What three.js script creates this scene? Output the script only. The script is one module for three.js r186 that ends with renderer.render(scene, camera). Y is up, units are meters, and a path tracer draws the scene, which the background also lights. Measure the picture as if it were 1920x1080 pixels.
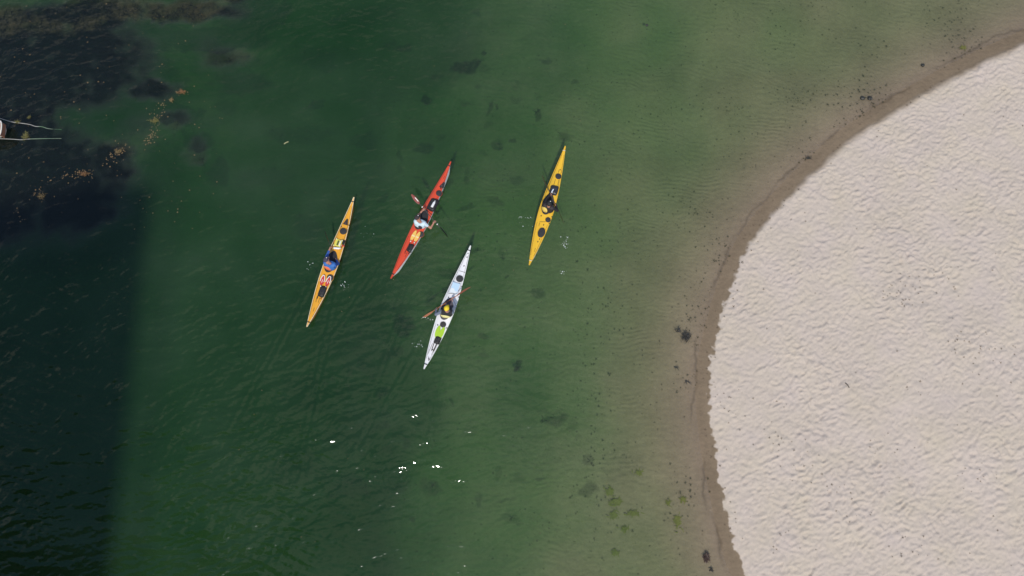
import * as THREE from 'three';
import { mergeGeometries } from 'three/addons/utils/BufferGeometryUtils.js';
import { RoundedBoxGeometry } from 'three/addons/geometries/RoundedBoxGeometry.js';

// ---------------------------------------------------------------- camera, sky, sun, exposure
const V = (x, y, z) => new THREE.Vector3(x, y, z);
const scene = new THREE.Scene();
const PITCH = 78 * Math.PI / 180, DIST = 28;
const camera = new THREE.PerspectiveCamera(43.8, 16 / 9, 0.1, 2500);
camera.position.set(0, DIST * Math.sin(PITCH), DIST * Math.cos(PITCH));
camera.lookAt(0, 0, 0);
camera.updateMatrixWorld(true); camera.updateProjectionMatrix();

const renderer = new THREE.WebGLRenderer({ antialias: true });
renderer.toneMapping = THREE.LinearToneMapping;
renderer.toneMappingExposure = 1.0;
renderer.shadowMap.enabled = true;

const SUN = V(-0.07, 1.45, 1.0).normalize();
const sun = new THREE.DirectionalLight(new THREE.Color().setRGB(1, 0.945, 0.865), 3.4);
sun.position.copy(SUN).multiplyScalar(120); sun.castShadow = true; sun.shadow.radius = 3.5;
sun.shadow.mapSize.set(4096, 4096);
Object.assign(sun.shadow.camera, { left: -60, right: 60, top: 60, bottom: -60, near: 1, far: 300 });
scene.add(sun); scene.add(sun.target);

// ---------------------------------------------------------------- random numbers and noise
let seed = 12345;
const rnd = () => { seed = (seed * 1664525 + 1013904223) >>> 0; return seed / 4294967296; };
const rr = (a, b) => a + (b - a) * rnd();
const PERM = new Uint8Array(512), GX = new Float32Array(256), GY = new Float32Array(256);
for (let i = 0; i < 256; i++) { PERM[i] = i; const a = rnd() * Math.PI * 2; GX[i] = Math.cos(a); GY[i] = Math.sin(a); }
for (let i = 255; i > 0; i--) { const j = Math.floor(rnd() * (i + 1)); const t = PERM[i]; PERM[i] = PERM[j]; PERM[j] = t; }
for (let i = 0; i < 256; i++) PERM[256 + i] = PERM[i];
function noise(x, y) {                                             // gradient noise, about -0.7 .. 0.7
  const xf = Math.floor(x), yf = Math.floor(y), X = xf & 255, Y = yf & 255; x -= xf; y -= yf;
  const u = x * x * x * (x * (x * 6 - 15) + 10), v = y * y * y * (y * (y * 6 - 15) + 10);
  const a = PERM[PERM[X] + Y], b = PERM[PERM[X + 1] + Y], c = PERM[PERM[X] + Y + 1], d = PERM[PERM[X + 1] + Y + 1];
  const n0 = GX[a] * x + GY[a] * y, n1 = GX[b] * (x - 1) + GY[b] * y, n2 = GX[c] * x + GY[c] * (y - 1), n3 = GX[d] * (x - 1) + GY[d] * (y - 1);
  const p = n0 + u * (n1 - n0), q = n2 + u * (n3 - n2);
  return p + v * (q - p);
}
const fbm = (x, y, o = 4) => { let s = 0, a = 1; for (let i = 0; i < o; i++) { s += a * noise(x + i * 17.3, y - i * 9.1); x *= 2.03; y *= 2.03; a *= 0.5; } return s; };
const clamp = (x, a = 0, b = 1) => Math.min(b, Math.max(a, x));
const sstep = (a, b, x) => { const t = clamp((x - a) / (b - a)); return t * t * (3 - 2 * t); };
const lerp = (a, b, t) => a + (b - a) * t;

// the sky: pale blue with thin broken cloud, one float map that lights the scene too
{
  const w = 512, h = 256, d = new Float32Array(w * h * 4);
  for (let j = 0; j < h; j++) for (let i = 0; i < w; i++) {
    const el = (j + 0.5) / h * Math.PI - Math.PI / 2, az = ((i + 0.5) / w - 0.5) * Math.PI * 2;
    const dir = [Math.cos(el) * Math.cos(az), Math.sin(el), Math.cos(el) * Math.sin(az)];
    const up = Math.max(0, dir[1]), t = Math.pow(1 - up, 2.5);
    let c = [lerp(0.13, 0.44, t), lerp(0.24, 0.52, t), lerp(0.46, 0.64, t)];
    const k = 1.1 / (0.25 + up), cl = sstep(0.0, 0.4, fbm(dir[0] * k * 2.6 + 3.7, dir[2] * k * 2.6 + 8.2, 5)) * sstep(0.0, 0.15, up) * 0.75;
    c = [lerp(c[0], 0.92, cl), lerp(c[1], 0.92, cl), lerp(c[2], 0.93, cl)];
    const ca = Math.max(-1, Math.min(1, dir[0] * SUN.x + dir[1] * SUN.y + dir[2] * SUN.z)), th = Math.acos(ca) * 57.3, glow = 0.9 * Math.exp(-th / 7) + 0.22 * Math.exp(-th / 24);
    c = [c[0] + glow, c[1] + glow * 0.97, c[2] + glow * 0.9];
    if (dir[1] < 0) c = [0.16, 0.18, 0.17];
    const o = (j * w + i) * 4; d[o] = c[0]; d[o + 1] = c[1]; d[o + 2] = c[2]; d[o + 3] = 1;
  }
  const sky = new THREE.DataTexture(d, w, h, THREE.RGBAFormat, THREE.FloatType);
  sky.mapping = THREE.EquirectangularReflectionMapping; sky.magFilter = THREE.LinearFilter; sky.minFilter = THREE.LinearFilter;
  sky.wrapS = THREE.RepeatWrapping; sky.needsUpdate = true;
  scene.background = sky; scene.environment = sky;
}

// ---------------------------------------------------------------- helpers for placing and naming
// a point of the photograph (1920 x 1080) carried to the world at height y: where a thing of that height stood
function at(px, py, y = 0) {
  const p = V(px / 960 - 1, 1 - py / 540, 0.5).unproject(camera).sub(camera.position);
  return camera.position.clone().addScaledVector(p, (y - camera.position.y) / p.y);
}
const used = {};
function numbered(name) { const n = used[name] = (used[name] ?? -1) + 1; return n ? `${name}_${String(n).padStart(3, '0')}` : name; }
function tag(o, label, category, group, kind) {
  o.userData.label = label; if (category) o.userData.category = category;
  if (group) o.userData.group = group; if (kind) o.userData.kind = kind; return o;
}
function shade(o) { o.castShadow = true; o.receiveShadow = true; return o; }
function thing(name, label, category, pos, turn = 0, group) {
  const g = new THREE.Group(); g.name = numbered(name); g.position.copy(pos); g.rotation.y = turn; scene.add(g);
  g.updateMatrixWorld(true); return tag(g, label, category, group);
}
function part(name, geo, mat, parent) {
  const m = shade(new THREE.Mesh(Array.isArray(geo) ? (geo.length > 1 ? mergeGeometries(geo.map(clean)) : geo[0]) : geo, mat));
  m.name = parent ? name : numbered(name); (parent ?? scene).add(m); return m;
}
function clean(g) { const k = g.index ? g.toNonIndexed() : g; for (const a of Object.keys(k.attributes)) if (!['position', 'normal', 'uv'].includes(a)) k.deleteAttribute(a); if (!k.attributes.uv) k.setAttribute('uv', new THREE.BufferAttribute(new Float32Array(k.attributes.position.count * 2), 2)); return k; }
const rgb = (r, g, b) => new THREE.Color().setRGB(r, g, b);
const mat = (r, g, b, roughness = 0.7, more = {}) => new THREE.MeshStandardMaterial({ color: rgb(r, g, b), roughness, ...more });
const gel = (r, g, b) => new THREE.MeshPhysicalMaterial({ color: rgb(r, g, b), roughness: 0.38, clearcoat: 0.35, clearcoatRoughness: 0.18 });
const tube = (pts, r, seg = 24, rs = 6, closed = false) => new THREE.TubeGeometry(new THREE.CatmullRomCurve3(pts, closed), seg, r, rs, closed);
function gridGeo(nu, nv, f, closeU = false) {                       // a sheet from f(u, v) -> [x, y, z]
  const pos = [], idx = [], uv = [];
  for (let j = 0; j <= nv; j++) for (let i = 0; i <= nu; i++) { pos.push(...f(i / nu, j / nv)); uv.push(i / nu, j / nv); }
  for (let j = 0; j < nv; j++) for (let i = 0; i < nu; i++) { const a = j * (nu + 1) + i, b = a + 1, c = a + nu + 1, d = c + 1; idx.push(a, c, b, b, c, d); }
  const g = new THREE.BufferGeometry();
  g.setAttribute('position', new THREE.Float32BufferAttribute(pos, 3)); g.setAttribute('uv', new THREE.Float32BufferAttribute(uv, 2));
  g.setIndex(idx); g.computeVertexNormals(); return g;
}

// ---------------------------------------------------------------- the lie of the land
const X0 = -26, Z0 = -16, W = 52, H = 31, GS = 0.1, GN = Math.round(W / GS) + 1, GM = Math.round(H / GS) + 1;
const shoreCurve = new THREE.CatmullRomCurve3([[2500, -130], [2150, -30], [1920, 74], [1800, 130], [1700, 186], [1600, 249], [1540, 300], [1480, 358], [1430, 415], [1395, 466], [1371, 520], [1355, 570], [1341, 620],
  [1328, 680], [1325, 740], [1330, 800], [1338, 860], [1351, 920], [1363, 980], [1379, 1040], [1394, 1080], [1430, 1170], [1490, 1330]].map(([x, y]) => at(x, y, 0.06)), false, 'centripetal');
const shore = shoreCurve.getPoints(140);
// sounding points: photograph position and depth in metres
const soundings = [[920, 390, 0.92], [860, 400, 1.15], [900, 800, 0.95], [915, 580, 0.98], [820, 900, 1.12], [1190, 340, 0.5], [910, 140, 1.25], [700, 740, 1.85], [100, 50, 2.3], [300, 30, 2.2], [400, 60, 2.3], [600, 50, 2.2], [800, 50, 1.85], [1000, 50, 1.3], [1200, 40, 0.85], [1400, 40, 0.5], [1600, 40, 0.34], [1800, 30, 0.25],
  [120, 300, 2.5], [400, 300, 2.35], [600, 250, 2.05], [800, 250, 1.5], [950, 250, 1.22], [1080, 250, 0.88], [1250, 220, 0.62], [1400, 220, 0.36],
  [100, 540, 2.8], [300, 540, 2.35], [450, 500, 2.4], [600, 540, 2.2], [700, 470, 1.8], [800, 540, 1.42], [900, 480, 1.08], [1000, 540, 0.92], [1100, 540, 0.72], [1200, 540, 0.4],
  [250, 750, 2.5], [450, 750, 2.4], [620, 760, 2.35], [760, 740, 1.65], [860, 720, 1.12], [960, 740, 1.3], [1080, 740, 0.85], [1180, 740, 0.5],
  [100, 950, 2.8], [300, 950, 2.4], [550, 960, 2.4], [680, 900, 2.0], [780, 950, 1.3], [880, 880, 1.0], [960, 980, 0.92], [1080, 930, 0.66], [1200, 950, 0.36], [600, 1070, 2.3], [900, 1070, 1.1], [1100, 1070, 0.55]]
  .map(([x, y, d]) => [at(x, y, 0), d]);
const gS = new Float32Array(GN * GM), gD = new Float32Array(GN * GM);
for (let j = 0; j < GM; j++) for (let i = 0; i < GN; i++) {
  const x = X0 + i * GS, z = Z0 + j * GS; let best = 1e9, sg = 1;
  for (let k = 0; k + 1 < shore.length; k++) {
    const a = shore[k], b = shore[k + 1], dx = b.x - a.x, dz = b.z - a.z, t = clamp(((x - a.x) * dx + (z - a.z) * dz) / (dx * dx + dz * dz));
    const ex = x - a.x - dx * t, ez = z - a.z - dz * t, d = ex * ex + ez * ez;
    if (d < best) { best = d; sg = dx * ez - dz * ex > 0 ? -1 : 1; }
  }
  const s = Math.sqrt(best) * sg; gS[j * GN + i] = s;
  let sw = 0, sd = 0;
  for (const [p, d] of soundings) { const q = (p.x - x) ** 2 + (p.z - z) ** 2 + 1.2, w = 1 / (q * q); sw += w; sd += w * d; }
  const off = -s - 0.45;                                            // metres out from the water's edge
  gD[j * GN + i] = lerp(0.13 * off, sd / sw, sstep(1.2, 4.5, off));
}
function look(g, x, z) {
  const u = clamp((x - X0) / GS, 0, GN - 1.001), v = clamp((z - Z0) / GS, 0, GM - 1.001), i = Math.floor(u), j = Math.floor(v), a = u - i, b = v - j, o = j * GN + i;
  return (g[o] * (1 - a) + g[o + 1] * a) * (1 - b) + (g[o + GN] * (1 - a) + g[o + GN + 1] * a) * b;
}
const shoreDist = (x, z) => look(gS, x, z) + Math.max(0, x - (X0 + W)) - Math.max(0, X0 - x);
const depthAt = (x, z) => look(gD, x, z);
function landY(x, z) {                                              // height without footprints
  const s = shoreDist(x, z), n = fbm(x * 0.35, z * 0.35, 3);
  if (s < -0.45) return -Math.max(0.0, depthAt(x, z)) * (1 + 0.1 * n) - 0.004;
  if (s < 0) return lerp(-0.004, 0.05, (s + 0.45) / 0.45);
  return 0.05 + 0.035 * sstep(0, 0.2, s) + 0.045 * Math.min(s, 30) + 0.05 * n * sstep(0, 3, s) + 0.002 * Math.max(0, s - 30);
}
// trampled dry sand: thousands of half filled footprints pressed over one another
const BX0 = 4.6, BST = 0.04, BN = Math.round((X0 + W - BX0) / BST) + 1, BM = Math.round(H / BST) + 1, relief = new Float32Array(BN * BM);
function press(x, z, ang, l, w, depth, rim) {
  const R = l * 1.9, ca = Math.cos(ang), sa = Math.sin(ang);
  const i0 = Math.max(0, Math.ceil((x - R - BX0) / BST)), i1 = Math.min(BN - 1, Math.floor((x + R - BX0) / BST));
  const j0 = Math.max(0, Math.ceil((z - R - Z0) / BST)), j1 = Math.min(BM - 1, Math.floor((z + R - Z0) / BST));
  for (let j = j0; j <= j1; j++) for (let i = i0; i <= i1; i++) {
    const dx = BX0 + i * BST - x, dz = Z0 + j * BST - z, p = (dx * ca + dz * sa) / l, q = (-dx * sa + dz * ca) / w, r = Math.sqrt(p * p + q * q);
    if (r > 2) continue;
    const k = j * BN + i, inner = 1 - sstep(0.25, 1.1, r), ring = Math.exp(-(((r - 1.25) / 0.28) ** 2));
    relief[k] = relief[k] * (1 - 0.45 * inner) - depth * inner + rim * ring;
  }
}
for (let k = 0; k < 6500; k++) {
  const x = rr(BX0, X0 + W), z = rr(Z0, Z0 + H), s = shoreDist(x, z); if (s < -0.1) continue;
  const busy = 0.55 + 0.45 * sstep(-0.25, 0.3, fbm(x * 0.22 + 5, z * 0.22, 2));
  const a = rnd() < 0.6 ? rr(-0.7, 0.35) : rnd() * Math.PI;
  press(x, z, a, rr(0.12, 0.3), rr(0.06, 0.12), rr(0.008, 0.026) * busy, rr(0.004, 0.011) * busy);
}
function beachY(x, z) {
  const s = shoreDist(x, z), m = sstep(-0.03, 0.3, s); let r = 0;
  if (m > 0 && x >= BX0) {
    const u = clamp((x - BX0) / BST, 0, BN - 1.001), v = clamp((z - Z0) / BST, 0, BM - 1.001), i = Math.floor(u), j = Math.floor(v), a = u - i, b = v - j, o = j * BN + i;
    r = (relief[o] * (1 - a) + relief[o + 1] * a) * (1 - b) + (relief[o + BN] * (1 - a) + relief[o + BN + 1] * a) * b;
    const ax = x + 0.16 * noise(x * 1.3 + 5, z * 1.3) + 0.05 * noise(x * 4, z * 4 + 3), az = z + 0.16 * noise(x * 1.3, z * 1.3 + 21) + 0.05 * noise(x * 4 + 8, z * 4);
    const tr = 0.72 + 0.5 * sstep(-0.35, 0.35, fbm(x * 0.3 + 15, z * 0.3, 2)), p = ax * 0.9 - az * 0.42, q = az * 0.9 + ax * 0.42;
    r += tr * 1.2 * (0.062 * Math.abs(noise(p * 3.2, q * 3.7)) + 0.034 * Math.abs(noise(p * 5.8 + 30, q * 6.2)) + 0.012 * noise(x * 9, z * 9));
  }
  return landY(x, z) + r * m;
}
// weed beds on the bottom: photograph position, radii in pixels, strength
const canopyBeds = 15, beds = [[80, 130, 140, 70, 1], [235, 78, 90, 34, 1], [475, 28, 58, 34, 1], [395, 76, 100, 18, .9], [200, 170, 120, 80, 1], [40, 240, 130, 110, 1], [330, 218, 46, 17, .9], [456, 158, 42, 24, .75], [440, 140, 30, 16, .4], [370, 266, 24, 15, .7], [408, 326, 17, 22, .6],
  [60, 370, 190, 110, 1], [200, 395, 90, 70, 1], [262, 345, 40, 45, .9], [300, 300, 40, 40, .35], [130, 20, 90, 16, .5], [868, 122, 21, 11, .8], [757, 88, 15, 7, .7], [735, 78, 14, 7, .4], [905, 100, 6, 5, .5], [680, 262, 28, 12, .5], [795, 277, 12, 9, .55], [800, 185, 9, 10, .7], [818, 138, 10, 7, .35], [755, 608, 13, 13, .7], [735, 660, 18, 12, .5], [1010, 217, 6, 9, .5], [962, 263, 7, 4, .5], [915, 207, 7, 9, .5], [935, 207, 4, 6, .4],
  [740, 575, 30, 14, .3], [670, 640, 60, 30, .3], [690, 590, 30, 20, .35], [600, 735, 60, 30, .28], [655, 800, 40, 30, .3], [650, 910, 36, 18, .5], [560, 880, 50, 26, .28], [690, 690, 40, 16, .35], [420, 200, 20, 10, .3], [560, 250, 60, 14, .25], [620, 110, 70, 20, .3], [690, 30, 60, 20, .3], [500, 330, 50, 20, .2], [845, 342, 8, 7, .4], [575, 425, 26, 18, .3], [665, 430, 16, 22, .35], [655, 460, 14, 16, .35], [965, 690, 5, 8, .7], [720, 740, 13, 9, .5], [805, 560, 10, 12, .3], [930, 270, 8, 8, .4]]
  .map(([x, y, a, b, k]) => { const c = at(x, y, 0), d = depthAt(c.x, c.z), p = at(x, y, -d); return [p.x, p.z, a / 47, b / 45, k]; });
for (let k = 0; k < 90; k++) { const x = rr(-9, 3), z = rr(-13, 9); beds.push([x, z, rr(0.08, 0.35), rr(0.06, 0.2), rr(0.12, 0.4)]); }
function bedAt(x, z, upTo = 1e9) {
  let b = 0, n = 0; const wx = x + 0.5 * noise(x * 0.9, z * 0.9 + 7) + 0.16 * noise(x * 3.3, z * 3.3), wz = z + 0.4 * noise(x * 0.9 + 31, z * 0.9) + 0.16 * noise(x * 3.3 + 9, z * 3.3);
  for (const [cx, cz, a, c, k] of beds) {
    if (n++ >= upTo) break;
    const dx = (wx - cx) / a, dz = (wz - cz) / c, q = dx * dx + dz * dz;
    if (q < 2.6) b = Math.max(b, k * (1 - sstep(0.35, 2.5, q)));
  }
  return b;
}

// the big beds at the upper left reach up almost to the surface: how much water stands over bottom or canopy
const gE = new Float32Array(GN * GM);
for (let j = 0; j < GM; j++) for (let i = 0; i < GN; i++) { const x = X0 + i * GS, z = Z0 + j * GS, d = Math.max(0, gD[j * GN + i]); gE[j * GN + i] = x > -8 ? d : d * (1 - 0.93 * clamp(bedAt(x, z, canopyBeds) * (1.1 + 0.5 * noise(x * 2.2, z * 2.2) + 0.4 * noise(x * 0.7, z * 0.7 + 5)))); }
const overAt = (x, z) => look(gE, x, z);

// ---------------------------------------------------------------- ground: colour and fine relief computed over the whole bay
const TW = 2048, TH = 1221;
const groundMap = (() => {
  const d = new Uint8Array(TW * TH * 4), enc = (v) => Math.round(255 * (v <= 0.0031308 ? v * 12.92 : 1.055 * Math.pow(v, 1 / 2.4) - 0.055));
  for (let j = 0; j < TH; j++) for (let i = 0; i < TW; i++) {
    const x = X0 + (i + 0.5) / TW * W, z = Z0 + (j + 0.5) / TH * H, s = shoreDist(x, z), o = (j * TW + i) * 4;
    const g = rnd() - 0.5, n1 = fbm(x * 0.5, z * 0.5, 3), n2 = noise(x * 5, z * 5), n3 = noise(x * 17, z * 17);
    let r, gg, b;
    const rag = s > -2 ? 0.11 * noise(x * 1.9, z * 1.9) + (0.24 * Math.abs(noise(x * 2.4, z * 2.4)) - 0.05 + 0.16 * noise(x * 4.6, z * 4.6) + 0.05 * noise(x * 13, z * 13)) * sstep(-5, 1, z) - 0.06 : 0;
    const dry = sstep(-0.02, lerp(0.36, 0.07, sstep(-7, 1, z)), s + rag);
    // wet sand and sea bottom
    const edge = sstep(-3.2, -0.2, s), line = Math.exp(-(((s + 0.5 + 0.3 * noise(x * 0.7, z * 0.7) + 0.1 * noise(x * 3, z * 3)) / 0.05) ** 2)) * sstep(-0.1, 0.4, noise(x * 0.6 + 40, z * 0.6) + 0.2);
    const t = (1 + 0.16 * n1 + 0.1 * n2 + 0.07 * n3 + 0.07 * g) * (1 - 0.3 * line) * (1 - 0.14 * Math.exp(-(((s + 0.25) / 0.3) ** 2)));
    r = lerp(0.190, 0.202, edge) * t; gg = lerp(0.150, 0.154, edge) * t; b = lerp(0.098, 0.106, edge) * t;
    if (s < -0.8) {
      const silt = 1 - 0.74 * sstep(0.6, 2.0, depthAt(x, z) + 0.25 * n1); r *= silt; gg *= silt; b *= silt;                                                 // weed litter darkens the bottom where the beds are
      const bed = bedAt(x, z) * (0.8 + 0.4 * n2 + 0.25 * n3);
      const k = clamp(bed * (x < -8 ? 2.4 : 1.45)); r = lerp(r, 0.003, k); gg = lerp(gg, 0.007, k); b = lerp(b, 0.006, k);
      const spk = noise(x * 9 + 50, z * 9) > 0.47 && noise(x * 0.8, z * 0.8 + 90) > -0.05 ? 0.5 : 1; r *= spk; gg *= spk; b *= spk;
    }
    if (dry > 0) {
      const td = 1 + 0.05 * n1 + 0.035 * n2 + 0.03 * n3 + 0.05 * g, warm = 0.5 + 0.6 * fbm(x * 0.8 + 70, z * 0.8, 2);
      r = lerp(r, 0.468 * td, dry); gg = lerp(gg, (0.400 + 0.004 * warm) * td, dry); b = lerp(b, (0.357 - 0.03 * warm) * td, dry);
    }
    d[o] = enc(clamp(r)); d[o + 1] = enc(clamp(gg)); d[o + 2] = enc(clamp(b)); d[o + 3] = 255;
  }
  const t = new THREE.DataTexture(d, TW, TH); t.colorSpace = THREE.SRGBColorSpace; t.magFilter = THREE.LinearFilter; t.wrapS = t.wrapT = THREE.MirroredRepeatWrapping; t.needsUpdate = true; return t;
})();
const groundBump = (() => {
  const d = new Float32Array(TW * TH * 4);
  for (let j = 0; j < TH; j++) for (let i = 0; i < TW; i++) {
    const x = X0 + (i + 0.5) / TW * W, z = Z0 + (j + 0.5) / TH * H, s = shoreDist(x, z);
    const wet = 1 - sstep(-0.2, 0.05, s), ph = (z + x * lerp(-0.3, 0.06, sstep(-7, 6, z)) + 0.5 * noise(x * 0.6, z * 0.6) + 0.2 * noise(x * 1.7, z * 1.7)) * (2 * Math.PI / 0.24);
    const h = wet * (0.006 * (1 - sstep(-2.2, -0.9, s)) * Math.sin(ph) * clamp(0.35 + 1.6 * noise(x * 0.5 + 3, z * 0.8) + 0.6 * noise(x * 2.1, z * 2.6), 0, 1) + 0.012 * noise(x * 3, z * 5)) + lerp(0.004, 0.010, wet) * noise(x * 9, z * 9) + lerp(0.003, 0.006, wet) * noise(x * 19, z * 19);
    const o = (j * TW + i) * 4; d[o] = d[o + 1] = d[o + 2] = 0.5 + h * 10; d[o + 3] = 1;
  }
  const t = new THREE.DataTexture(d, TW, TH, THREE.RGBAFormat, THREE.FloatType); t.magFilter = THREE.LinearFilter; t.wrapS = t.wrapT = THREE.MirroredRepeatWrapping; t.needsUpdate = true; return t;
})();
const groundMat = new THREE.MeshPhysicalMaterial({ map: groundMap, bumpMap: groundBump, bumpScale: 0.1, roughness: 0.95, specularIntensity: 0.06 });
function axis(a, b, step, lo, hi) {                                 // even steps between a and b, growing steps out to lo and hi
  const c = []; for (let x = a; x < b - 1e-6; x += step) c.push(x); c.push(b);
  for (let x = b, d = 1; x < hi; d *= 1.5) { x = Math.min(hi, x + d); c.push(x); }
  for (let x = a, d = 1; x > lo; d *= 1.5) { x = Math.max(lo, x - d); c.unshift(x); }
  return c;
}
function terrain(xs, zs, f) {
  const nx = xs.length, nz = zs.length, pos = new Float32Array(nx * nz * 3), uv = new Float32Array(nx * nz * 2), idx = new Uint32Array((nx - 1) * (nz - 1) * 6); let k = 0;
  for (let j = 0; j < nz; j++) for (let i = 0; i < nx; i++) {
    const o = j * nx + i; pos[o * 3] = xs[i]; pos[o * 3 + 1] = f(xs[i], zs[j]); pos[o * 3 + 2] = zs[j]; uv[o * 2] = (xs[i] - X0) / W; uv[o * 2 + 1] = (zs[j] - Z0) / H;
    if (i + 1 < nx && j + 1 < nz) { idx[k++] = o; idx[k++] = o + nx; idx[k++] = o + 1; idx[k++] = o + 1; idx[k++] = o + nx; idx[k++] = o + nx + 1; }
  }
  const g = new THREE.BufferGeometry(); g.setAttribute('position', new THREE.BufferAttribute(pos, 3)); g.setAttribute('uv', new THREE.BufferAttribute(uv, 2)); g.setIndex(new THREE.BufferAttribute(idx, 1)); g.computeVertexNormals(); return g;
}
const beach = part('beach', terrain(axis(BX0, X0 + W, BST, BX0, 600), axis(Z0, Z0 + H, BST, -600, 600), beachY), groundMat);
tag(beach, 'pale trampled sand beach with a brown wet rim curving along the water', null, null, 'structure');
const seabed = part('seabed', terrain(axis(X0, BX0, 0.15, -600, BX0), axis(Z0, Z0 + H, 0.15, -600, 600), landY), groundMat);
tag(seabed, 'sandy bottom of the bay with dark weed patches under clear green water', null, null, 'structure');

// ---------------------------------------------------------------- kayak positions (used by the wakes too)
const kayakAt = [
  { bow: [665, 370], stern: [576, 613.5] }, { bow: [848, 304], stern: [734.5, 523.5] }, { bow: [883.3, 461], stern: [795.5, 692.5] }, { bow: [1062, 274.7], stern: [993.6, 498] },
].map((k) => { const b = at(...k.bow, 0.34), s = at(...k.stern, 0.24); b.y = s.y = 0; return { b, s, mid: b.clone().add(s).multiplyScalar(0.5), L: b.distanceTo(s), dir: b.clone().sub(s).normalize() }; });

// ---------------------------------------------------------------- water: one clear sheet, tinted by the depth under it, with small wind waves
const waveMap = (() => {
  const waves = [];
  for (let k = 0; k < 46; k++) {
    const lam = 0.15 * Math.pow(8, rnd()), a = 1.36 + (rnd() + rnd() + rnd() - 1.5) * 0.85, kk = 2 * Math.PI / lam;
    waves.push([Math.cos(a) * kk, Math.sin(a) * kk, rnd() * 6.283, 0.0192 / kk * (lam < 0.5 ? 1.15 : 0.8)]);
  }
  const rings = [[752, 895, 0.9, 0.012], [640, 470, 0.5, 0.004]].map(([x, y, r, a]) => { const p = at(x, y); return [p.x, p.z, r, a]; });
  const d = new Float32Array(TW * TH * 4);
  for (let j = 0; j < TH; j++) for (let i = 0; i < TW; i++) {
    const x = X0 + (i + 0.5) / TW * W, z = Z0 + (j + 0.5) / TH * H;
    const wx = x + 0.35 * noise(x * 0.55, z * 0.55), wz = z + 0.3 * noise(x * 0.5 + 11, z * 0.7);
    let h = 0; for (let k = 0; k < 46; k++) { const w = waves[k]; const th = w[0] * wx + w[1] * wz + w[2]; h += w[3] * (Math.sin(th) - 0.22 * Math.cos(2 * th)); }
    const dp = depthAt(x, z), gust = 0.8 + 0.5 * fbm(x * 0.16 + 9, z * 0.24, 3) + 0.55 * noise(x * 0.9, z * 1.3);
    h *= clamp(gust, 0.25, 1.7) * lerp(0.45, 1, sstep(0.1, 1.3, dp)) * lerp(0.72, 1.15, sstep(-9, 6, z));
    h += 0.0022 * noise(x * 6 + z * 1.5, z * 11);
    for (const [rx, rz, R, a] of rings) { const q = Math.hypot(x - rx, (z - rz) * 1.15); if (q < R * 2.5) h += a * 0.5 * Math.sin(q * 2 * Math.PI / 0.19) * Math.exp(-((q / R) ** 2)); }
    for (const k of kayakAt) {                                      // the wake spreads as two fine lines behind each stern
      const ux = x - k.s.x, uz = z - k.s.z, back = -(ux * k.dir.x + uz * k.dir.z), side = ux * k.dir.z - uz * k.dir.x;
      if (back > -4.5 && back < 6) { const q = Math.abs(side) - (back + 4.2) * 0.17; if (Math.abs(q) < 0.5) h += 0.008 * Math.cos(q * 2 * Math.PI / 0.28 + back) * Math.exp(-((q / 0.24) ** 2)) * sstep(-4.5, -2, back) * (1 - sstep(1, 6, back)); }
    }
    const o = (j * TW + i) * 4; d[o] = d[o + 1] = d[o + 2] = 0.5 + h * 5; d[o + 3] = 1;
  }
  const t = new THREE.DataTexture(d, TW, TH, THREE.RGBAFormat, THREE.FloatType); t.magFilter = THREE.LinearFilter; t.wrapS = t.wrapT = THREE.MirroredRepeatWrapping; t.needsUpdate = true; return t;
})();
const clearMap = (() => {                                            // how clear the water is: less so where it is deep and carries more silt
  const w = 520, h = 310, d = new Uint8Array(w * h * 4);
  for (let j = 0; j < h; j++) for (let i = 0; i < w; i++) {
    const x = X0 + (i + 0.5) / w * W, z = Z0 + (j + 0.5) / h * H, dp = Math.max(0, overAt(x, z)), o = (j * w + i) * 4;
    d[o] = d[o + 1] = d[o + 2] = Math.round(255 * (1 - 0.002 - 0.060 * (1 - Math.exp(-0.6 * Math.pow(dp, 1.8))))); d[o + 3] = 255;
  }
  const t = new THREE.DataTexture(d, w, h); t.magFilter = THREE.LinearFilter; t.wrapS = t.wrapT = THREE.MirroredRepeatWrapping; t.needsUpdate = true; return t;
})();
{
  const g = terrain(axis(X0, X0 + W, 0.2, -600, 600), axis(Z0, Z0 + H, 0.2, -600, 600), () => 0);
  const p = g.attributes.position, c = new Float32Array(p.count * 3);
  for (let i = 0; i < p.count; i++) {
    const x = p.getX(i), z = p.getZ(i), d = Math.max(0, overAt(x, z)) * (1 + 0.3 * noise(x * 0.13 + 4, z * 0.13) + 0.26 * fbm(x * 0.42, z * 0.5 + 9, 3));
    c[i * 3] = Math.exp(-0.78 * d); c[i * 3 + 1] = Math.exp(-0.33 * d); c[i * 3 + 2] = Math.exp(-0.76 * d);
  }
  g.setAttribute('color', new THREE.BufferAttribute(c, 3));
  const m = new THREE.MeshPhysicalMaterial({ color: 0xffffff, vertexColors: true, roughness: 0.08, transmission: 1, transmissionMap: clearMap, thickness: 0, ior: 1.33, bumpMap: waveMap, bumpScale: 0.2 });
  tag(part('water', g, m), 'calm clear green sea water with small wind ripples, paler towards the beach', null, null, 'structure');
}

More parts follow.
